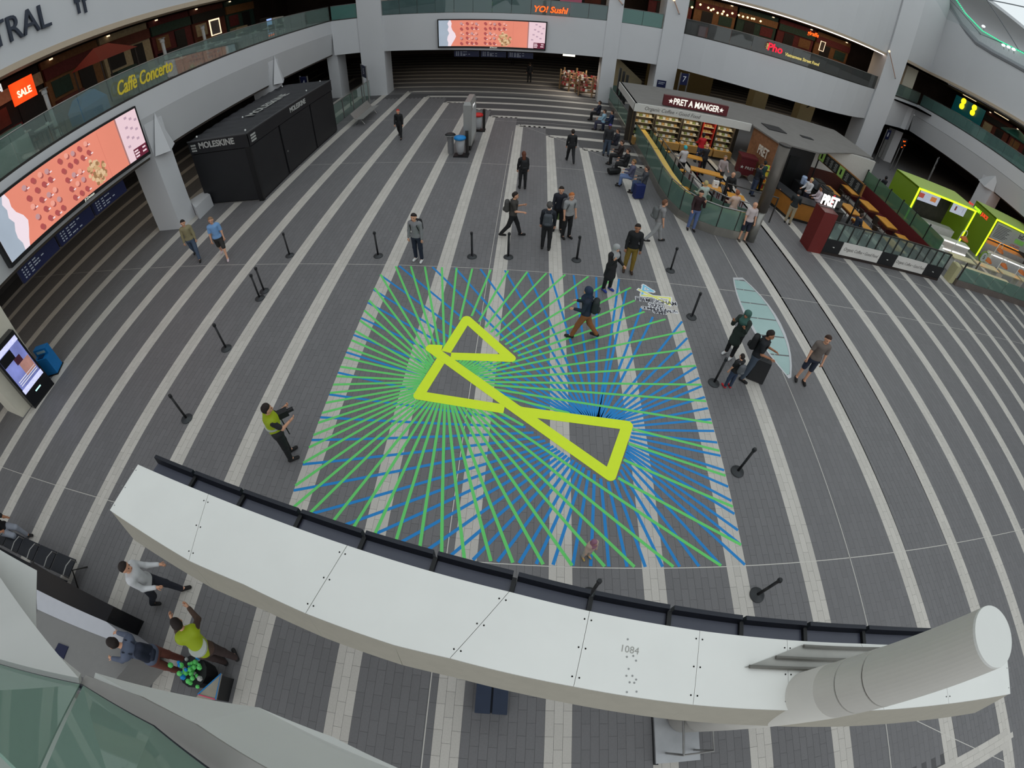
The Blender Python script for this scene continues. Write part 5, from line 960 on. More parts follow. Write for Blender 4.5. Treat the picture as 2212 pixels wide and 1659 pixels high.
bcart = thing('burgundy_cart', 'burgundy wheeled delivery cart with white star, by the brick wall', 'cart', (12.05, 24.2, 0), -.15); MB().box((-.45, -.4, .25), (.45, .4, 1.25)).build('box', BURG, bcart); MB().box((-.5, -.45, 1.25), (.5, .45, 1.33)).build('lid', BURG, bcart); text('★ PRET', 'lettering', FASC, .24, (0, -.41, .7), facing(0, -1), bcart, .004)
for x in (-.4, .4): MB().tube([(x, -.43, .2), (x, -.39, .2)], .2, 14).build('wheel', mat('tyre_grey', (120, 116, 112), .6), bcart)
rack = thing('crisp_rack', 'tall wooden rack of crisp packets at the brick wall corner', 'rack', (12.55, 22.6, 0), -.1)
for z in (.1, .5, .9, 1.25): MB().box((-.4, -.22, z), (.4, .22, z + .04)).build('shelf', WOODY, rack)
for x in (-.42, .4): MB().box((x, -.22, 0), (x + .04, .22, 1.3)).build('side', WOODY, rack)
cp = []
for k, c in enumerate(((230, 200, 60), (220, 120, 40), (190, 60, 50), (160, 200, 80))): cp.append(tag(MB().cbox((0, 0, .1), (.14, .1, .2)).build('crisp_packet', mat('crisp_%d' % k, c, .5)), 'coloured crisp packet on the wooden corner rack', 'crisp packet', 'crisp packets on the corner rack'))
q = 0
for z in (.14, .54, .94, 1.29):
    for j in range(5):
        o = cp[q] if q < 4 else cp[(q * 3) % 4].copy()
        if q >= 4: COL.objects.link(o)
        o.location = (12.55 - .3 + .15 * j, 22.55, z); q += 1
# serving counter, machines, menu boards
cnt = thing('serving_counter', 'wood-fronted serving counter with black top in the coffee shop', 'counter'); WF = mat('counter_wood', (170, 110, 44), .5, var=.12, scale=3); CP_ = [(12.2, 21.6), (12.75, 19.4), (14.0, 19.2), (14.3, 20.0), (13.4, 20.3), (13.0, 21.7)]
MB().prism(CP_, .15, 1.0).build('front', WF, cnt); MB().prism([((x - 13.2) * 1.04 + 13.2, (y - 20.4) * 1.04 + 20.4) for x, y in CP_], 1.0, 1.05).build('top', mat('counter_black', (40, 40, 42), .3), cnt); MB().prism([((x - 13.2) * .95 + 13.2, (y - 20.4) * .95 + 20.4) for x, y in CP_], 0, .15).build('kick_plate', DKSTEEL, cnt)
bk_ = thing('back_counter', 'dark back counter carrying coffee machines under menu boards', 'counter'); MB().box((14.6, 22.2, 0), (15.3, 23.0, .95)).build('body', BLACK, bk_); MB().box((15.2, 19.4, 0), (15.9, 22.6, .95)).build('body', mat('counter_dark', (58, 50, 46), .5), bk_); MB().box((15.15, 19.35, .95), (15.95, 22.65, 1.0)).build('top', DKSTEEL, bk_)
for k, (x, y, lab) in enumerate(((15.5, 21.9, 'left'), (15.5, 21.0, 'middle'), (15.5, 20.0, 'right'))):
    t = thing('coffee_machine', 'steel coffee machine on the back counter, %s of three' % lab, 'coffee machine', (x, y, 1.0)); MB().box((-.25, -.35, .1), (.25, .35, .5)).build('body', STEEL, t); MB().box((-.2, -.3, .5), (.2, .3, .55)).build('cup_tray', DKSTEEL, t); MB().box((-.3, -.33, 0), (.2, .33, .1)).build('base', BLACK, t)
    for j in (-.15, .15): MB().tube([(-.3, j, .3), (-.42, j, .28)], .02, 5).build('handle', BLACK, t)
wj = thing('water_jugs', 'pale blue stacked cups and jug on the back counter', 'cups', (14.9, 22.5, .95)); MB().lathe((0, 0, 0), [(.14, 0), (.16, .4), (.12, .45)], 12).build('jug', mat('jug_blue', (170, 186, 214), .3), wj); MB().lathe((.0, -.35, 0), [(.1, 0), (.12, .3)], 10).build('cup_stack', mat('jug_blue', (170, 186, 214), .3), wj)
mbd = thing('menu_boards', 'hanging row of black menu boards with lime panels in timber frame', 'menu board'); CHK = mat('chalk_black', (36, 37, 36), .6); LIM = mat('lime_panel', (156, 196, 104), .5, emit=.15, var=.03)
ya = 24.4
MB().box((16.52, 19.6, 2.02), (16.62, ya, 2.68)).build('frame', mat('frame_wood', (130, 88, 40), .5), mbd)
for k, (y0, y1, lm) in enumerate(((23.75, 24.3, 1), (22.15, 23.7, 0), (21.55, 22.1, 1), (19.7, 21.5, 0))):
    b_ = MB().box((16.49, y0, 2.07), (16.52, y1, 2.63)).build('panel', LIM if lm else CHK, mbd)
    if lm: MB().box((16.475, y0 + .2, 2.2), (16.49, y0 + .34, 2.5)).build('emblem', BLACK, mbd)
    else:
        mb = MB()
        for c in range(3):
            for r in range(6): yy = y1 - .15 - c * (y1 - y0) / 3.2; mb.box((16.48, yy - .3, 2.14 + .075 * r), (16.49, yy - .02 - .05 * (r % 2), 2.165 + .075 * r))
        mb.build('chalk_line', mat('chalk', (150, 150, 144), .7), mbd)['kind'] = 'stuff'
for y in (19.65, 24.35): MB().tube([(16.57, y, .0), (16.57, y, 2.75)], .045, 6).build('post', BLACK, mbd)
rb_ = thing('red_pillar_box', 'dark red square pillar box with lit PRET sign on top', 'pillar', (12.83, 16.8, 0), -.02); MB().box((-.36, -.43, 0), (.36, .43, 1.98)).build('body', mat('pillar_red', (106, 30, 26), .55, var=.05), rb_); MB().box((-.36, -.43, 1.98), (.36, .43, 2.0)).build('top', mat('pillar_top', (90, 40, 36), .5), rb_)
ps2 = thing('pret_sign', 'lit white PRET letters with red star on the red pillar', 'sign', (12.9, 16.95, 2.0)); text('PRET', 'letters', mat('letter_bright', (255, 250, 244), .4, emit=1.5, var=0), .62, (0, 0, .3), facing(-.2, -1), ps2, .03, 'CENTER', .58, .02); MB().box((.1, .04, .1), (.2, .06, .62)).build('red_star', mat('star_red', (210, 24, 40), .4, emit=.5), ps2); MB().box((-.4, -.02, 0), (.4, .08, .04)).build('foot', STEEL, ps2)
# front barrier with posters
fb_ = thing('front_barrier', 'black and glass front barrier with two white coffee posters', 'barrier'); 
MB().box((13.22, 16.4, 0), (21.3, 16.5, .12)).build('plinth', mat('plinth_brown', (44, 34, 30), .6), fb_); MB().box((13.22, 16.42, .12), (21.3, 16.5, .78)).build('lower_panel', BLACK, fb_); MB().box((13.22, 16.42, 1.6), (21.3, 16.5, 1.66)).build('top_rail', DKSTEEL, fb_); MB().box((13.22, 16.45, .78), (21.3, 16.47, 1.6)).build('glass_pane', GLASS, fb_)
for k in range(15): x = 13.26 + k * .57; MB().box((x - .02, 16.42, .78), (x + .02, 16.5, 1.6)).build('bar', DKSTEEL, fb_)
for k, (xa, xb) in enumerate(((14.2, 16.6), (17.7, 19.9))):
    p = MB().box((xa, 16.4, .14), (xb, 16.42, .8)).build('poster', mat('poster_white', (214, 210, 204), .6, var=.03), fb_); text('Organic Coffee • Good Food', 'poster_lettering', mat('script_grey', (130, 126, 122), .6), .24, ((xa + xb) / 2, 16.395, .47), facing(0, -1), fb_, .002, 'CENTER', .75, .002, .25)
for x in (13.75, 17.15, 20.6): MB().lathe((x, 16.41, .42), [(.05, 0), (.05, .03)], 8).build('badge', FASC, fb_)
# red banquette with green glass above, yellow tables and dark chairs
rbq = thing('red_banquette', 'long dark red banquette wall with green glass screen on top', 'bench'); RW = mat('banquette_red', (96, 30, 32), .6, var=.06)
MB().hexa([(20.95, 17.2, 0), (21.15, 17.2, 0), (21.1, 25.2, 0), (20.9, 25.2, 0)], [(20.95, 17.2, 1.15), (21.15, 17.2, 1.15), (21.1, 25.2, 1.15), (20.9, 25.2, 1.15)]).build('back_wall', RW, rbq); MB().box((20.4, 17.4, 0), (20.95, 25.0, .45)).build('seat', RW, rbq)
for k in range(6): y = 17.2 + 1.33 * k; MB().box((21.0, y, 1.15), (21.03, y + 1.28, 2.0)).build('glass_pane', glass('green_screen', (120, 160, 130), .55), rbq); MB().box((20.98, y + 1.28, 1.1), (21.06, y + 1.33, 2.1)).build('post', BLACK, rbq)
GY = 'yellow wooden tables in the red seating area'; q = 0
for k, (x, y, lab) in enumerate(((19.6, 24.2, 'farthest back on banquette side'), (19.7, 22.3, 'second back on banquette side'), (19.8, 20.4, 'third back on banquette side'), (19.9, 18.5, 'nearest the barrier on banquette side'), (17.3, 23.2, 'farthest back on the aisle side'), (17.4, 20.9, 'second back on the aisle side'), (17.1, 19.0, 'with the seated man in navy'), (18.3, 17.6, 'nearest the barrier on the aisle side'))):
    t = thing('cafe_table', 'square yellow table in the red seating area, ' + lab, 'table', (x, y, 0), 0, GY); MB().box((-.4, -.65, .72), (.4, .65, .77)).build('top', WOODO, t); MB().box((-.4, -.65, .6), (.4, .65, .715)).build('apron', mat('apron_dark', (96, 50, 30), .6), t)
    for sx in (-.33, .33):
        for sy in (-.55, .55): MB().tube([(sx, sy, 0), (sx, sy, .6)], .025, 5).build('leg', CHB, t)
    for s in (-1,) if x > 19 else (-1, 1):
        if k == 6 and s == -1: continue
        cc = dup(cc0, (x + s * .62, y, 0), -math.pi / 2 * s * -1, 'dark wooden chair at the yellow table ' + lab + (', left side' if s < 0 else ', right side'), 'dark chairs in the red seating area')
# ---------------- green juice bar ----------------
LG = mat('lime_wall', (140, 176, 40), .5, emit=.10, var=.05); LT = mat('lime_top', (168, 190, 96), .5, var=.05); NEON = mat('lime_neon', (206, 255, 40), .4, emit=1.6, var=0); SCR = mat('menu_screen', (196, 202, 220), .4, emit=.6, var=.08); CTW = mat('counter_white', (210, 208, 204), .4)
jb = thing('juice_bar', 'lime green juice bar frame with neon outline and menu screens', 'kiosk')
def jbox(a, b, nm, mt, p=jb): return MB().box(a, b).build(nm, mt, p)
jbox((22.1, 21.6, 0), (22.35, 24.0, 3.0), 'side_wall', LG); jbox((27.6, 21.6, 0), (27.85, 24.0, 3.0), 'side_wall', LG); jbox((22.1, 21.6, 2.9), (27.85, 24.0, 3.02), 'top', LT)
for a, b in (((22.1, 21.54, 2.88), (27.85, 21.6, 2.98)), ((22.1, 21.54, .3), (22.2, 21.6, 2.98)), ((27.75, 21.54, 0), (27.85, 21.6, 2.98))): jbox(a, b, 'neon_outline', NEON)
for k, (xa, xb) in enumerate(((22.5, 23.6), (23.65, 24.75), (26.1, 26.85), (26.9, 27.55))): s_ = jbox((xa, 22.1, 2.1), (xb, 22.15, 2.82), 'menu_screen', SCR); MB().prism([(xa + .3, 22.08), (xb - .3, 22.08), (xb - .3, 22.1), (xa + .3, 22.1)], 2.3, 2.6).build('menu_picture', mat(('fruit_red', 'fruit_orange', 'print_dark', 'print_pale')[k], ((200, 90, 80), (224, 140, 80), (120, 70, 80), (180, 186, 204))[k], .4, emit=.5, var=.3, scale=12), s_)
jbox((22.4, 23.6, 0), (27.6, 23.9, 2.9), 'back_wall', mat('bar_back', (70, 66, 58), .6, var=.3, scale=3)); jbox((22.6, 22.0, 0), (27.4, 22.6, .95), 'work_counter', CTW); jbox((24.8, 20.4, 0), (27.6, 20.9, .85), 'front_counter', CTW); jbox((24.8, 20.36, .75), (27.6, 20.4, .82), 'light_strip', mat('white_strip', (255, 255, 250), .4, emit=1.6, var=0)); jbox((24.8, 20.36, .2), (27.6, 20.4, .27), 'light_strip', mat('white_strip', (255, 255, 250), .4))
jb2 = thing('salad_bar', 'second lime green bar frame at right with FRESH sign and price board', 'kiosk')
jbox((30.4, 21.7, 0), (30.65, 24.0, 3.05), 'side_wall', LG, jb2); jbox((30.4, 21.7, 2.95), (37.5, 24.0, 3.07), 'top', LT, jb2); jbox((30.4, 21.64, 2.93), (37.5, 21.7, 3.03), 'neon_outline', NEON, jb2); jbox((30.4, 21.64, 0), (30.5, 21.7, 3.03), 'neon_outline', NEON, jb2); jbox((30.8, 21.75, 1.55), (37, 21.8, 2.85), 'price_board', mat('price_board', (178, 178, 172), .5, var=.03), jb2)
mb = MB()
for r in range(9): mb.box((31.0, 21.74, 1.75 + .11 * r), (32.4 + .2 * (r % 3), 21.75, 1.79 + .11 * r))
mb.build('price_line', mat('print_dark2', (90, 90, 90), .6), jb2)['kind'] = 'stuff'; text('bzD', 'board_lettering', BLACK, .5, (34.4, 21.74, 2.55), facing(0, -1), jb2, .003); jbox((33.8, 21.74, 1.95), (35.1, 21.75, 2.3), 'green_panel', mat('panel_green', (150, 210, 110), .5), jb2); text('LOVE JUICE', 'board_lettering', mat('print_red', (200, 80, 80), .5), .26, (34.2, 21.74, 1.72), facing(0, -1), jb2, .003)
for k, (s_, c, xx) in enumerate((('EAT', (220, 60, 40), 28.5), ('FRESH', (190, 255, 40), 29.2), ('JUICE', (230, 70, 40), 30.0))): text(s_, 'sign_lettering', mat('fresh_%d' % k, c, .4, emit=1.0, var=0), .34, (30.38, 24.3 - .8 * k, 2.55), facing(-1, 0), jb2, .02, 'CENTER', .8, .012)
jbox((30.8, 22.4, 0), (37.5, 23.2, .9), 'counter', CTW, jb2); jbox((30.9, 23.3, 1.0), (37.5, 23.8, 1.5), 'lit_display', mat('lit_amber', (255, 150, 40), .4, emit=1.3, var=.5, scale=3), jb2); jbox((30.8, 20.9, 0), (37.5, 21.3, .85), 'front_counter', CTW, jb2); jbox((30.8, 20.86, .75), (37.5, 20.9, .8), 'light_strip', mat('white_strip', (255, 255, 250), .4), jb2); jbox((28.0, 23.4, .3), (30.2, 23.8, 1.9), 'bottle_shelf', mat('bottle_wall', (190, 180, 80), .4, emit=.2, var=.6, scale=5), jb2)
# white kitchen counter strip between banquette and juice bar with utensils
kt = thing('kitchen_counter', 'long white kitchen counter behind the green glass screen', 'counter'); MB().box((21.7, 24.6, 0), (22.6, 29.0, .9)).build('body', CTW, kt); MB().box((21.9, 18.2, 0), (22.9, 21.2, .9)).build('body', CTW, kt); MB().box((21.85, 18.1, .9), (22.95, 21.25, .94)).build('top', mat('top_white', (224, 224, 222), .4), kt)
rr = random.Random(5)
for k in range(14):
    x, y = (22.1 + rr.uniform(-.25, .3), 24.9 + .28 * k) if k < 8 else (22.3 + rr.uniform(-.3, .3), 18.4 + .45 * (k - 8)); c = ((232, 230, 220), (60, 52, 90), (30, 30, 32), (190, 190, 186))[k % 4]
    t = thing('kitchen_pot', ('%s container on the white kitchen counter, %s from its far end' if k < 8 else '%s container on the near white counter, %s from its near end') % (('cream', 'violet', 'black', 'grey')[k % 4], ORD[7 - k] if k < 8 else ORD[k - 8]), 'container', (x, y, .9 if k < 8 else .94)); MB().lathe((0, 0, 0), [(.1, 0), (.13, .06), (.13, .26 + .1 * (k % 2)), (.1, .3 + .1 * (k % 2))], 10).build('pot', mat('pot_%d' % (k % 4), c, .4), t); MB().lathe((0, 0, .3 + .1 * (k % 2)), [(.1, 0), (.03, .03)], 8).build('lid', STEEL, t)
# outer glass barrier of the juice bar seating, cream tables, copper lamps
ob = thing('glass_barrier', 'low glass barrier on brown plinth at the right edge', 'barrier'); MB().box((22.85, 16.4, 0), (34, 16.62, .36)).build('plinth', mat('plinth_bronze', (110, 100, 94), .5, .2), ob); MB().tube([(22.9, 16.5, 0), (22.9, 16.5, 1.45)], .05, 6).build('post', DKSTEEL, ob)
for k in range(7): MB().box((22.95 + 1.5 * k, 16.48, .36), (24.4 + 1.5 * k, 16.5, 1.15)).build('glass_pane', GLASSG, ob)
ytop = mat('table_cream', (206, 196, 160), .5)
for k, (x, y, w, lab) in enumerate(((24.6, 18.2, 2.2, 'leftmost'), (27.3, 18.3, 2.4, 'second'), (30.2, 18.4, 2.4, 'third'), (32.8, 18.4, 2.2, 'rightmost'), (26.0, 17.0, 5.0, 'long front'))):
    t = thing('cream_table', '%s cream table behind the right glass barrier' % lab, 'table', (x, y, 0)); MB().box((-w / 2, -.3, .86), (w / 2, .3, .92)).build('top', ytop, t)
    for s in (-w / 2 + .15, w / 2 - .15): MB().box((s - .04, -.25, 0), (s + .04, .25, .86)).build('leg', CTW, t)
COP = mat('lamp_copper', (210, 120, 60), .35, .5, emit=.25); LW = mat('lamp_white', (220, 218, 212), .5)
for k, (x, y, z, lab) in enumerate(((25.6, 19.6, 1.5, 'leftmost'), (26.6, 18.0, 1.35, 'second from left'), (28.6, 18.1, 1.35, 'third from left'), (30.2, 20.0, 1.5, 'by the counter'), (31.0, 18.2, 1.35, 'rightmost'))):
    t = thing('arc_lamp', 'white arc lamp with copper shade over the cream tables, ' + lab, 'lamp', (x, y, 0), 0, 'copper arc lamps'); MB().tube([(-.5, 0, .9), (-.5, 0, z + .4), (-.4, 0, z + .55), (-.15, 0, z + .6), (0, 0, z + .45), (0, 0, z + .2)], .025, 6).build('arm', LW, t); MB().lathe((0, 0, z), [(.3, 0), (.28, .08), (.12, .2), (.05, .24)], 16).build('shade', COP, t); MB().lathe((0, 0, z - .01), [(.26, 0), (.26, .01)], 14).build('glow', mat('lamp_glow', (255, 170, 70), .4, emit=2.0, var=0), t)
    if lab != 'leftmost' and lab != 'by the counter': pass
    else: MB().tube([(-.5, 0, 0), (-.5, 0, .9)], .03, 6).build('stand', LW, t)
bs = thing('round_sign', 'round grey sign with lime rim and black emblem on a post', 'sign', (25.35, 17.55, 0)); MB().tube([(0, 0, 0), (0, 0, 1.3)], .05, 6).build('post', mat('post_brown', (90, 80, 70), .5), bs); MB().tube([(-.03, .05, 1.7), (-.02, -.05, 1.7)], .36, 20).build('lime_rim', LG, bs); MB().tube([(-.05, -.05, 1.7), (-.05, -.08, 1.7)], .3, 20).build('disc', mat('disc_grey', (170, 176, 172), .5), bs); text('5', 'emblem', BLACK, .36, (-.05, -.09, 1.7), facing(-.1, -1), bs, .003)
gpost = thing('cream_post', 'squat cream post at the juice bar entrance', 'post', (22.6, 16.75, 0)); MB().box((-.18, -.2, 0), (.18, .3, 1.05)).build('shaft', mat('post_cream', (176, 170, 130), .6), gpost); MB().ball((0, .05, 1.05), .2, 10, 6, (.9, 1.2, .5)).build('cap', mat('post_cream', (176, 170, 130), .6), gpost)
# ---------------- people: one continuous skinned surface per part, grown from tapered limbs ----------------
def surf(prims, res, k=.03):
    """surface-net mesh of smoothly blended tapered capsules (a, b, ra, rb)"""
    A = np.array([p[0] for p in prims]); B = np.array([p[1] for p in prims]); r = np.array([[p[2], p[3]] for p in prims])
    lo = np.minimum(A, B).min(0) - r.max() - 2 * res; hi = np.maximum(A, B).max(0) + r.max() + 2 * res
    n = np.ceil((hi - lo) / res).astype(int) + 1
    ax = [lo[d] + res * np.arange(n[d]) for d in range(3)]; G = np.stack(np.meshgrid(*ax, indexing='ij'), -1); D = None
    for a, b, q in zip(A, B, r):
        ba = b - a; t = np.clip(((G - a) @ ba) / max(1e-9, ba @ ba), 0, 1); d = np.linalg.norm(G - a - t[..., None] * ba, axis=-1) - (q[0] + (q[1] - q[0]) * t)
        if D is None: D = d
        else: h = np.clip(.5 + .5 * (D - d) / k, 0, 1); D = D + (d - D) * h - k * h * (1 - h)
    s = D < 0; c = np.zeros(np.array(s.shape) - 1, int)
    for i in (0, 1):
        for j in (0, 1):
            for l in (0, 1): c += s[i:s.shape[0] - 1 + i, j:s.shape[1] - 1 + j, l:s.shape[2] - 1 + l]
    act = (c > 0) & (c < 8); idx = -np.ones(c.shape, int); idx[act] = np.arange(act.sum()); I = np.argwhere(act); S_ = np.zeros((len(I), 3)); N_ = np.zeros(len(I))
    for d in range(3):
        for u in (0, 1):
            for v in (0, 1):
                o = [0, 0, 0]; e = [x for x in range(3) if x != d]; o[e[0]] = u; o[e[1]] = v; p = I + o; q = p.copy(); q[:, d] += 1
                f0 = D[p[:, 0], p[:, 1], p[:, 2]]; f1 = D[q[:, 0], q[:, 1], q[:, 2]]; m = (f0 < 0) != (f1 < 0); t = np.where(m, f0 / np.where(m, f0 - f1, 1), 0); w = p.astype(float); w[:, d] += t; S_[m] += w[m]; N_[m] += 1
    V = lo + res * S_ / N_[:, None]; Fs = []
    for d in range(3):
        sl0 = [slice(None)] * 3; sl1 = [slice(None)] * 3; sl0[d] = slice(0, -1); sl1[d] = slice(1, None); ch = s[tuple(sl0)] != s[tuple(sl1)]; e = [(d + 1) % 3, (d + 2) % 3]
        P = np.argwhere(ch); P = P[(P[:, e[0]] > 0) & (P[:, e[1]] > 0) & (P[:, e[0]] < s.shape[e[0]] - 1) & (P[:, e[1]] < s.shape[e[1]] - 1)]
        def at(u, v): Q = P.copy(); Q[:, e[0]] -= u; Q[:, e[1]] -= v; return idx[Q[:, 0], Q[:, 1], Q[:, 2]]
        q = np.stack([at(1, 1), at(0, 1), at(0, 0), at(1, 0)], 1); fl = ~s[P[:, 0], P[:, 1], P[:, 2]]; q[fl] = q[fl][:, ::-1]; Fs.append(q)
    return V, np.concatenate(Fs)
def part(name, prims, res, mt, root, k=.03, extra=None):
    V, Fq = surf(prims, res, k); mb = MB(); mb.v = V.tolist(); mb.f = [tuple(f) for f in Fq.tolist()]; mb.i = [0] * len(mb.f)
    if extra: extra(mb)
    return mb.build(name, mt, root, True)
def dv(pitch, yaw=0.0): return np.array([math.sin(yaw) * math.cos(0), 0, 0]) * 0 + np.array([math.sin(yaw), math.sin(pitch) * math.cos(yaw), -math.cos(pitch) * math.cos(yaw)])
SK = {'l': (214, 160, 130), 'm': (168, 116, 86), 'd': (92, 60, 46)}
def person(x, y, face, label, h=1.72, top=(60, 60, 64), leg=(34, 36, 44), shoe=(30, 28, 28), skin='l', hair=(36, 26, 22), pose='stand', arms=((.1, .15), (.1, .15)), legs=None, z=0.0, hood=None, skirt=0.0, shorts=False, sleeves=1.0, lean=0.05, vest=None, longhair=0, res=.021, bag=None):
    t = thing('person', label, 'person', (x, y, z), face); s = h / 1.75; V = lambda *a: np.array(a, float) * s
    if pose == 'sit': hipz = .56; L = legs or ((1.45, 1.4), (1.4, 1.45))
    elif pose == 'walk': hipz = .93; L = legs or ((.38, .1), (-.32, .35))
    else: hipz = .94; L = legs or ((.03, .04), (-.03, .04))
    hip = V(0, 0, hipz); up = np.array([0, math.sin(lean), math.cos(lean)]); ch = hip + up * .42 * s; nk = hip + up * .56 * s; hd = hip + up * .70 * s + V(0, .03, 0)
    J = []; lo = 9
    for k, (a, b) in enumerate(L):
        sd = -1 if k == 0 else 1; p = hip + V(.095 * sd, 0, -.02); kn = p + dv(a, .04 * sd) * .44 * s; an = kn + dv(a - b, .02 * sd) * .43 * s; toe = an + V(.02 * sd, .15, -.035); J.append((p, kn, an, toe)); lo = min(lo, an[2] - .075 * s)
    sh = V(0, 0, -lo / s)
    mv = lambda q: q + sh
    hip, ch, nk, hd = map(mv, (hip, ch, nk, hd)); J = [tuple(map(mv, j)) for j in J]; AR = []
    for k, (a, b) in enumerate(arms):
        sd = -1 if k == 0 else 1; p = ch + V(.185 * sd, 0, .06); el = p + dv(a, .14 * sd) * .29 * s; ha = el + dv(a + b, -.1 * sd if b > .8 else .05 * sd) * .25 * s; AR.append((p, el, ha, dv(a + b, -.1 * sd)))
    skm = mat('skin_' + skin, SK[skin], .55, var=.04); m = lambda nm, c: mat('cloth_%s_%d_%d_%d' % (nm, *c), c, .75, var=.1)
    tors = [(hip + V(-.06, 0, .02), hip + V(.06, 0, .02), .125 * s, .125 * s), (hip + V(0, 0, .06), ch, .125 * s, .14 * s), (ch + V(-.12, 0, .05), ch + V(.12, 0, .05), .095 * s, .095 * s)]
    head = [(ch, nk, .06 * s, .055 * s), (nk, hd, .05 * s, .055 * s), (hd + V(0, -.015, .03), hd + V(0, .0, .05), .098 * s, .09 * s), (hd + V(0, .03, -.03), hd + V(0, .05, -.05), .06 * s, .045 * s), (hd + V(0, .09, .0), hd + V(0, .105, -.015), .014 * s, .017 * s), (hd + V(-.088, -.005, .01), hd + V(-.09, -.01, .03), .016 * s, .018 * s), (hd + V(.088, -.005, .01), hd + V(.09, -.01, .03), .016 * s, .018 * s)]
    armp = [q for p, el, ha, d in AR for q in ((p, el, .052 * s, .042 * s), (el, ha, .04 * s, .028 * s))]; legp = [q for p, kn, an, to in J for q in ((p, kn, .088 * s, .06 * s), (kn, an, .056 * s, .038 * s), (an, to, .035 * s, .03 * s))]
    def hands(mb):
        for k, (p, el, ha, d) in enumerate(AR):
            sd = -1 if k == 0 else 1; d = Vector(d).normalized(); sx = d.cross(Vector((0, 1, .3))).normalized(); w = d.cross(sx); o = Vector(ha)
            mb.tube([o - d * .02, o + d * .05 * s, o + d * .085 * s], .03 * s, 6, True, .026 * s)
            for f, ln in zip((-.024, -.008, .008, .024), (.062, .075, .07, .055)): q0 = o + d * .075 * s + sx * f * s; mb.tube([q0, q0 + d * ln * .55 * s + w * .01, q0 + d * ln * .8 * s + w * .03 * s], .0085 * s, 5)
            q0 = o + d * .03 * s + sx * .026 * sd * s; mb.tube([q0, q0 + (d * .04 + sx * .03 * sd) * s, q0 + (d * .065 + sx * .03 * sd + w * .015) * s], .0095 * s, 5)
    part('body', tors + head + armp + legp, res, skm, t, .025, hands)
    g = .014
    tp = [(a, b, q + g, w + g) for a, b, q, w in tors]
    for p, el, ha, d in AR:
        tp.append((p, el, .066 * s, .056 * s))
        if sleeves > .6: tp.append((el, el + (ha - el) * .92, .056 * s, .044 * s))
    if sleeves < .6:
        for k in (-2, -1): p, el = tp[k][0], tp[k][1]; tp[k] = (p, p + (el - p) * .7, .068 * s, .064 * s)
    if skirt: tp.append((hip, hip + V(0, 0, -skirt), .16 * s, .2 * s))
    part('top', tp, res, m('top', top), t, .03)
    tl = [(hip + V(-.06, 0, -.03), hip + V(.06, 0, -.03), .135 * s, .135 * s)]
    for p, kn, an, to in J:
        tl.append((p, p + (kn - p) * (.95 if shorts else 1), .104 * s, .08 * s))
        if not shorts: tl.append((kn, kn + (an - kn) * .93, .076 * s, .062 * s))
    part('trousers', tl, res, m('leg', leg), t, .03)
    for p, kn, an, to in J: part('shoe', [(an + V(0, -.03, -.03), to + V(0, .02, 0), .05 * s, .042 * s)], .016, m('shoe', shoe), t)
    if hood: part('headscarf', [(hd + V(0, -.03, .04), hd + V(0, -.01, .06), .118 * s, .108 * s), (hd + V(0, -.05, -.04), nk, .1 * s, .11 * s), (nk, ch + V(0, .02, .05), .12 * s, .17 * s)], res, m('scarf', hood), t)
    elif hair:
        hp = [(hd + V(0, -.03, .045), hd + V(0, -.01, .075), .103 * s, .092 * s), (hd + V(0, -.06, .0), hd + V(0, -.055, -.03), .06 * s, .05 * s)]
        if longhair: hp.append((hd + V(0, -.07, .02), ch + V(0, -.1, -.05), .085 * s, .08 * s))
        part('hair', hp, res, m('hair', hair), t)
    fb = MB(); 
    for sd in (-1, 1): fb.ball(tuple(hd + V(.035 * sd, .083, .022)), .012 * s, 6, 4)
    e = fb.build('eye', mat('eye_dark', (30, 22, 20), .3), t); e['kind'] = 'stuff'; MB().cbox(tuple(hd + V(0, .093, -.048)), (.045 * s, .014, .009)).build('mouth', mat('lip', (150, 86, 78), .5), t)
    if vest: part('vest', [(a, b, q + .03, w + .03) for a, b, q, w in tors[1:]], res, mat('hi_vis', (214, 240, 30), .6, emit=.08, var=.04), t); MB().lathe(tuple(hip + V(0, 0, .2)), [(.178 * s, 0), (.182 * s, .05)], 16).build('reflective_band', mat('reflective', (190, 194, 190), .4), t)
    if bag:
        c, blab = bag; b = thing('backpack', blab, 'backpack', (x, y, z), face); bm = m('bag', c); o = ch + V(0, -.24, -.14)
        part('body', [(o + V(-.07, 0, -.1), o + V(-.06, 0, .16), .1 * s, .09 * s), (o + V(.07, 0, -.1), o + V(.06, 0, .16), .1 * s, .09 * s)], .025, bm, b, .04); part('pocket', [(o + V(-.06, -.09, -.1), o + V(.06, -.09, -.1), .06 * s, .06 * s)], .025, bm, b)
        for sd in (-1, 1): MB().tube([tuple(o + V(.1 * sd, .1, .2)), tuple(ch + V(.11 * sd, .0, .17)), tuple(ch + V(.12 * sd, .135, .02)), tuple(ch + V(.14 * sd, .04, -.18))], .016, 5).build('strap', bm, b)
    return t
PI = math.pi; BLK = (26, 26, 28); DN = (62, 78, 110); GR = (120, 120, 122)
C0 = PI  # facing the viewpoint
person(-7.474,25.731, C0, 'person in red cap and black hoodie carrying a helmet at far left', top=BLK, leg=BLK, hair=(190, 50, 44), pose='walk')
person(2.059,22.775, .1, 'person in dark suit walking away with white paper in hand', top=BLK, leg=BLK, pose='walk')
person(-0.243,18.992, .2, 'person with long brown hair and black clothes seen from behind', 1.66, top=BLK, leg=BLK, hair=(96, 52, 34), longhair=1, bag=(BLK, 'black shoulder bag on the long-haired person'))
person(-3.522,12.782, C0 - .2, 'youth in grey hoodie over white shirt with white trainers', 1.74, top=(128, 128, 130), leg=(34, 40, 56), shoe=(220, 220, 218), bag=(BLK, 'dark backpack of the youth in grey hoodie'))
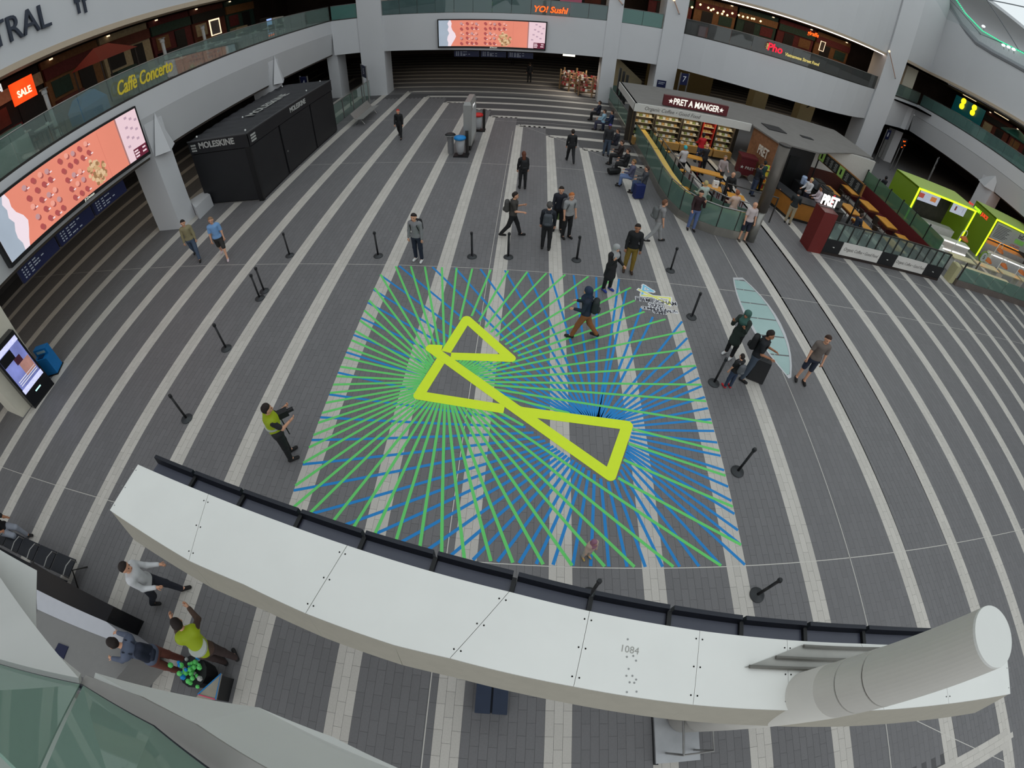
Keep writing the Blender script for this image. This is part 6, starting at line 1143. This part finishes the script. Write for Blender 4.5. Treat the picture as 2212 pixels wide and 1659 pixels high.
person(-0.463,14.675, -1.6, 'person in dark tee striding right with grey messenger bag', 1.76, top=(62, 58, 54), leg=BLK, pose='walk', sleeves=.4, arms=((.3, 1.6), (.3, 1.2)), bag=((72, 70, 68), 'dark grey messenger bag on the striding person'))
person(1.202,15.363, C0, 'person in navy sweatshirt with white lettering facing a companion', 1.76, top=(34, 36, 46), leg=BLK, arms=((.2, 1.2), (.2, .4)))
person(0.757,13.913, -.1, 'grey-haired person in dark jumper seen from behind with backpack', 1.76, top=(28, 32, 40), leg=BLK, hair=(80, 76, 74), bag=((70, 74, 80), 'grey backpack on the person in dark jumper'))
person(1.516,14.848, C0 + .5, 'ginger-haired youth in grey tee and black trousers', 1.78, top=(150, 150, 150), leg=BLK, hair=(180, 106, 56), sleeves=.4, bag=((80, 80, 84), 'thin grey backpack of the ginger youth'))
person(3.567,12.922, C0 - .1, 'person in black blazer, pink shirt and mustard trousers', 1.8, top=(24, 24, 26), leg=(128, 104, 40), skin='m', shoe=(60, 44, 34))
person(2.716,11.733, C0 + .6, 'person in pale grey headscarf and black coat, hand to chin', 1.66, top=(34, 32, 34), leg=BLK, shoe=(50, 70, 150), hood=(160, 160, 160), skirt=.35, arms=((.2, 1.2), (.3, 2.3)))
person(1.769,9.388, 1.3, 'person in navy hood and wide brown trousers on the artwork', 1.7, top=(34, 44, 60), leg=(142, 88, 50), hood=(34, 48, 72), pose='walk', arms=((.2, 1.3), (.2, 1.3)), bag=((40, 46, 46), 'dark backpack on the person in navy hood'))
person(4.939,15.185, -1.5, 'person in grey tee and pale grey joggers walking right', 1.78, top=(136, 134, 134), leg=(150, 150, 150), pose='walk', sleeves=.4, hair=(110, 72, 50), bag=((96, 98, 98), 'grey backpack on the person in joggers'))
person(6.807,16.589, C0 - .1, 'person in dark jacket and red shirt drinking from a white cup', 1.76, top=(48, 28, 30), leg=(90, 108, 150), arms=((.5, 2.2), (.3, .6)))
person(9.049,16.269, C0 + .1, 'bald person in striped polo and dark shorts by steel column', 1.8, top=(196, 182, 180), leg=(36, 38, 54), hair=None, shorts=True, sleeves=.4, skin='l', shoe=(80, 72, 66))
person(-12.728,12.975, C0 + .5, 'person in olive jacket and jeans with red bag at left', 1.76, top=(140, 130, 98), leg=(70, 84, 104), pose='walk')
person(-11.349,12.964, C0 + .5, 'person in light blue polo and shorts carrying dark coat', 1.78, top=(120, 160, 206), leg=(50, 48, 46), pose='walk', shorts=True, sleeves=.4, shoe=(200, 180, 186), hair=(140, 110, 84))
person(-4.979,4.844, -.9, 'camera operator in yellow hi-vis vest at left artwork edge', 1.76, top=(40, 40, 42), leg=BLK, vest=1, arms=((.5, 1.6), (.5, 1.5)), sleeves=.4, res=.018)
person(6.127,9.114, C0 - .9, 'person in green headscarf and dark coat taking a photo', 1.66, top=(40, 50, 44), leg=BLK, shoe=(226, 226, 226), hood=(60, 96, 88), skirt=.3, arms=((.7, 1.8), (.7, 1.8)), skin='m')
person(6.368,8.225, C0 + .9, 'bearded person in black tee looking at a phone', 1.78, top=(26, 28, 32), leg=(70, 80, 94), skin='m', sleeves=.4, arms=((.3, 1.3), (.3, 1.3)), bag=(BLK, 'black backpack on the person looking at phone'))
person(5.736,7.862, .3, 'child in black tee and red shoes seen from behind', 1.18, top=BLK, leg=(50, 62, 84), shoe=(196, 40, 50), sleeves=.4, bag=((92, 94, 98), 'grey backpack on the child with red shoes'))
person(8.328,8.332, C0 - .3, 'bearded person in printed brown-grey tee and navy shorts', 1.78, top=(108, 98, 92), leg=(40, 46, 62), shorts=True, sleeves=.4, hair=(60, 40, 30))
person(1.589,3.11, C0 + .5, 'toddler in pink patterned headscarf on the artwork', .86, top=(190, 166, 150), leg=(170, 160, 150), shoe=(190, 160, 90), hood=(150, 104, 124), res=.014)
person(-6.629,1.129, -1.2, 'person in white sweatshirt and dark trousers walking under the canopy', 1.78, top=(206, 206, 208), leg=(36, 38, 48), pose='walk', arms=((.5, .8), (.3, 1.0)), res=.016)
person(-4.862,0.275, .8, 'stooping helper in yellow hi-vis vest at bottom left', 1.74, top=(84, 64, 54), leg=(60, 46, 44), vest=1, lean=.5, arms=((.9, 1.0), (.9, 1.2)), res=.016)
person(-5.911,-0.124, 1.7, 'bending person in blue-grey shirt beside the green ball bundle', 1.76, top=(86, 94, 114), leg=(110, 62, 52), lean=.6, arms=((.9, .6), (.9, .6)), res=.016, bag=((30, 36, 52), 'navy backpack on the bending person'))
person(-12.398,1.079, -1.4, 'seated person in black tee and grey joggers on left bench', 1.74, top=BLK, leg=(140, 144, 154), pose='sit', sleeves=.4, skin='m', arms=((.5, 1.3), (.5, 1.3)), res=.018)
for k, (p, tp_, lg_, lab) in enumerate((((5.201,19.53), (62, 64, 70), DN, 'seated person in dark tee beside the blue suitcase'), ((4.71,20.175), (84, 84, 106), (110, 130, 170), 'seated person in blue-grey cardigan and jeans by the rail'), ((4.691,21.708), BLK, BLK, 'dark-clothed seated person behind the cardigan wearer'), ((4.58,22.942), (40, 32, 32), BLK, 'seated person in dark clothes with pink phone by the rail'), ((4.652,24.963), (40, 40, 50), (40, 40, 50), 'seated person in dark coat with white scarf by the rail'), ((4.861,28.96), (40, 54, 84), (34, 40, 60), 'white-haired seated person in navy jacket by the rail'), ((4.393,28.983), (150, 186, 206), (60, 60, 80), 'seated person in light blue shirt by the rail'), ((4.328,31.201), (44, 46, 60), BLK, 'person in dark clothes slumped at the far rail end'))):
    person(p[0], p[1], 1.35, lab, 1.72, top=tp_, leg=lg_, pose='sit', hair=(130, 96, 60) if k == 1 else (60, 44, 36), arms=((.4, 1.1), (.4, 1.1)), lean=-.05, res=.026)
person(4.082,24.327, C0, 'standing person in purple cap, dark jacket and white shirt', 1.74, top=(40, 40, 44), leg=(72, 84, 100), hair=(70, 60, 130), skin='d', res=.024)
for x, y, f, tp_, lg_, sk_, hr_, lab in ((9.6, 25.3, .1, (190, 26, 36), (60, 70, 90), 'd', BLK, 'person in bright red top at the food shelves'), (9.2, 23.3, .4, (30, 30, 34), BLK, 'l', None, 'bald person in black top by the back table'), (7.7, 22.3, .3, (190, 184, 184), BLK, 'm', (60, 170, 180), 'person in pale jumper and teal cap at the rail'), (9.7, 21.9, C0, (160, 146, 144), (60, 60, 60), 'l', (130, 110, 90), 'person in patterned shirt at the long table'), (9.3, 19.6, C0, BLK, BLK, 'l', None, 'bald person in black at the white bag table'), (7.4, 17.75, .2, (170, 184, 176), (60, 60, 66), 'l', (176, 160, 110), 'blond person in pale grey top at the counter bend'), (8.7, 17.3, .2, (206, 180, 168), (70, 60, 60), 'l', (150, 90, 60), 'person in cream cardigan at the counter end'), (11.6, 21.6, -1.4, (30, 32, 40), (54, 64, 88), 'l', (60, 44, 36), 'person in dark jacket holding a tablet in the aisle'), (12.2, 22.3, .2, (30, 60, 60), BLK, 'm', BLK, 'person with teal backpack at the crisp rack'), (12.0, 20.5, -1.2, (26, 28, 30), (44, 50, 46), 'l', BLK, 'customer in black with bare legs at the counter'), (12.55, 18.9, -.6, (40, 44, 46), (170, 156, 130), 'l', BLK, 'customer with grey backpack and beige trousers at counter'), (14.6, 21.3, 1.9, (206, 204, 206), (40, 40, 56), 'l', (200, 170, 100), 'blond barista in white tee reaching over the counter'), (14.7, 20.3, 1.4, (206, 190, 196), (40, 40, 46), 'm', BLK, 'second barista in pale tee behind the counter'), (16.55, 18.9, -1.4, (34, 40, 56), BLK, 'l', (50, 36, 30), 'seated person in navy at a yellow table'), (23.6, 26.2, 0, (40, 40, 46), BLK, 'd', BLK, 'kitchen worker in black and white at the juice bar')):
    person(x, y, f, lab, 1.72, top=tp_, leg=lg_, skin=sk_, hair=hr_, pose='sit' if 'seated' in lab else 'stand', arms=((.4, 1.0), (.3, 1.0)), res=.028)
person(-0.455,42.54, .2, 'dark silhouetted person standing in the far hall', top=BLK, leg=BLK, res=.035); person(-2.4, 52, 0, 'second distant silhouette under the far direction boards', top=BLK, leg=BLK, res=.04)
# luggage, camera, bundle of green and blue balls, tape-edged board
su = thing('suitcase', 'upright dark blue wheeled suitcase beside the seated people', 'suitcase', (4.945,19.061, 0), .3); BS = mat('case_blue', (28, 40, 92), .5, var=.06); MB().box((-.22, -.14, .05), (.22, .14, .68)).build('shell', BS, su); MB().tube([(-.1, .1, .68), (-.1, .1, 1.0), (.1, .1, 1.0), (.1, .1, .68)], .012, 5).build('handle', STEEL, su)
for sx in (-.17, .17): MB().ball((sx, 0, .03), .035, 6, 4).build('wheel', BLACK, su)
bs_ = thing('black_suitcase', 'large black suitcase behind the child with red shoes', 'suitcase', (6.76,8.314, 0), -.4); MB().hexa([(-.25, -.2, .02), (.25, -.2, .02), (.25, .2, .02), (-.25, .2, .02)], [(-.2, -.15, .75), (.2, -.15, .75), (.2, .15, .75), (-.2, .15, .75)]).build('shell', mat('case_black', (36, 36, 38), .6, var=.05), bs_); MB().tube([(-.08, 0, .75), (-.08, 0, .8), (.08, 0, .8), (.08, 0, .75)], .012, 5).build('handle', BLACK, bs_)
db = thing('duffel_bag', 'black duffel bag on the floor by the seated group', 'bag', (4.171,21.677, 0), .4); MB().tube([(-.3, 0, .17), (-.26, 0, .18), (.26, 0, .18), (.3, 0, .17)], .17, 10).build('body', BLACK, db); MB().tube([(-.15, 0, .34), (-.1, 0, .45), (.1, 0, .45), (.15, 0, .34)], .015, 5).build('handle', BLACK, db)
gb_ = thing('carrier_bag', 'pale green carrier bag held between the three talking people', 'bag', (1.258,15.481, .42), .1); MB().hexa([(-.17, -.07, 0), (.17, -.07, 0), (.17, .07, 0), (-.17, .07, 0)], [(-.14, -.03, .42), (.14, -.03, .42), (.14, .03, .42), (-.14, .03, .42)]).build('bag', mat('bag_green', (170, 200, 130), .6, var=.15), gb_); MB().tube([(-.06, 0, .42), (0, 0, .6), (.06, 0, .42)], .01, 5).build('handle', LG, gb_)
vc = thing('video_camera', 'black video camera on a stick held by the hi-vis operator', 'camera', (-4.921,5.017, 1.2), -.9); MB().box((-.07, -.05, 0), (.07, .25, .16)).build('body', BLACK, vc); MB().tube([(0, .25, .08), (0, .38, .08)], .05, 10).build('lens', BLACK, vc); MB().tube([(0, .05, 0), (0, .05, -.6)], .014, 5).build('stick', BLACK, vc)
bd = thing('cardboard_panel', 'beige board edged with blue and pink tape at bottom left', 'board'); q = [(-5.06,-0.521), (-4.704,-0.033), (-4.688,-0.505), (-5.107,-0.639)]; MB().prism(q, .46, .5).build('board', mat('card_beige', (160, 152, 138), .8), bd); MB().tube([(*q[0], .51), (*q[1], .51), (*q[2], .51)], .012, 4).build('blue_tape_edge', BLUE, bd); MB().tube([(*q[0], .505), (*q[2], .505)], .012, 4).build('pink_tape', mat('pink_tape', (226, 70, 110), .5), bd); MB().prism([(q[0][0] + .03, q[0][1]), (q[1][0], q[1][1] - .03), (q[2][0] - .02, q[2][1])], 0, .46).build('support', BLACK, bd)
rr = random.Random(2); c0 = Vector((-5.29,-0.153, .62)); bl = thing('ball_bundle', 'bundle of green and blue crumpled tape balls by the bending person', 'bundle')
for k in range(40): MB().ball((c0.x + rr.gauss(0, .12), c0.y + rr.gauss(0, .12), c0.z + rr.gauss(0, .08)), rr.uniform(.035, .06), 6, 4).build('tape_ball', GREEN if k % 3 else (BLUE if k % 2 else HW), bl)
MB().lathe((c0.x, c0.y, 0), [(.25, 0), (.3, .5)], 12).build('basket', BLACK, bl)
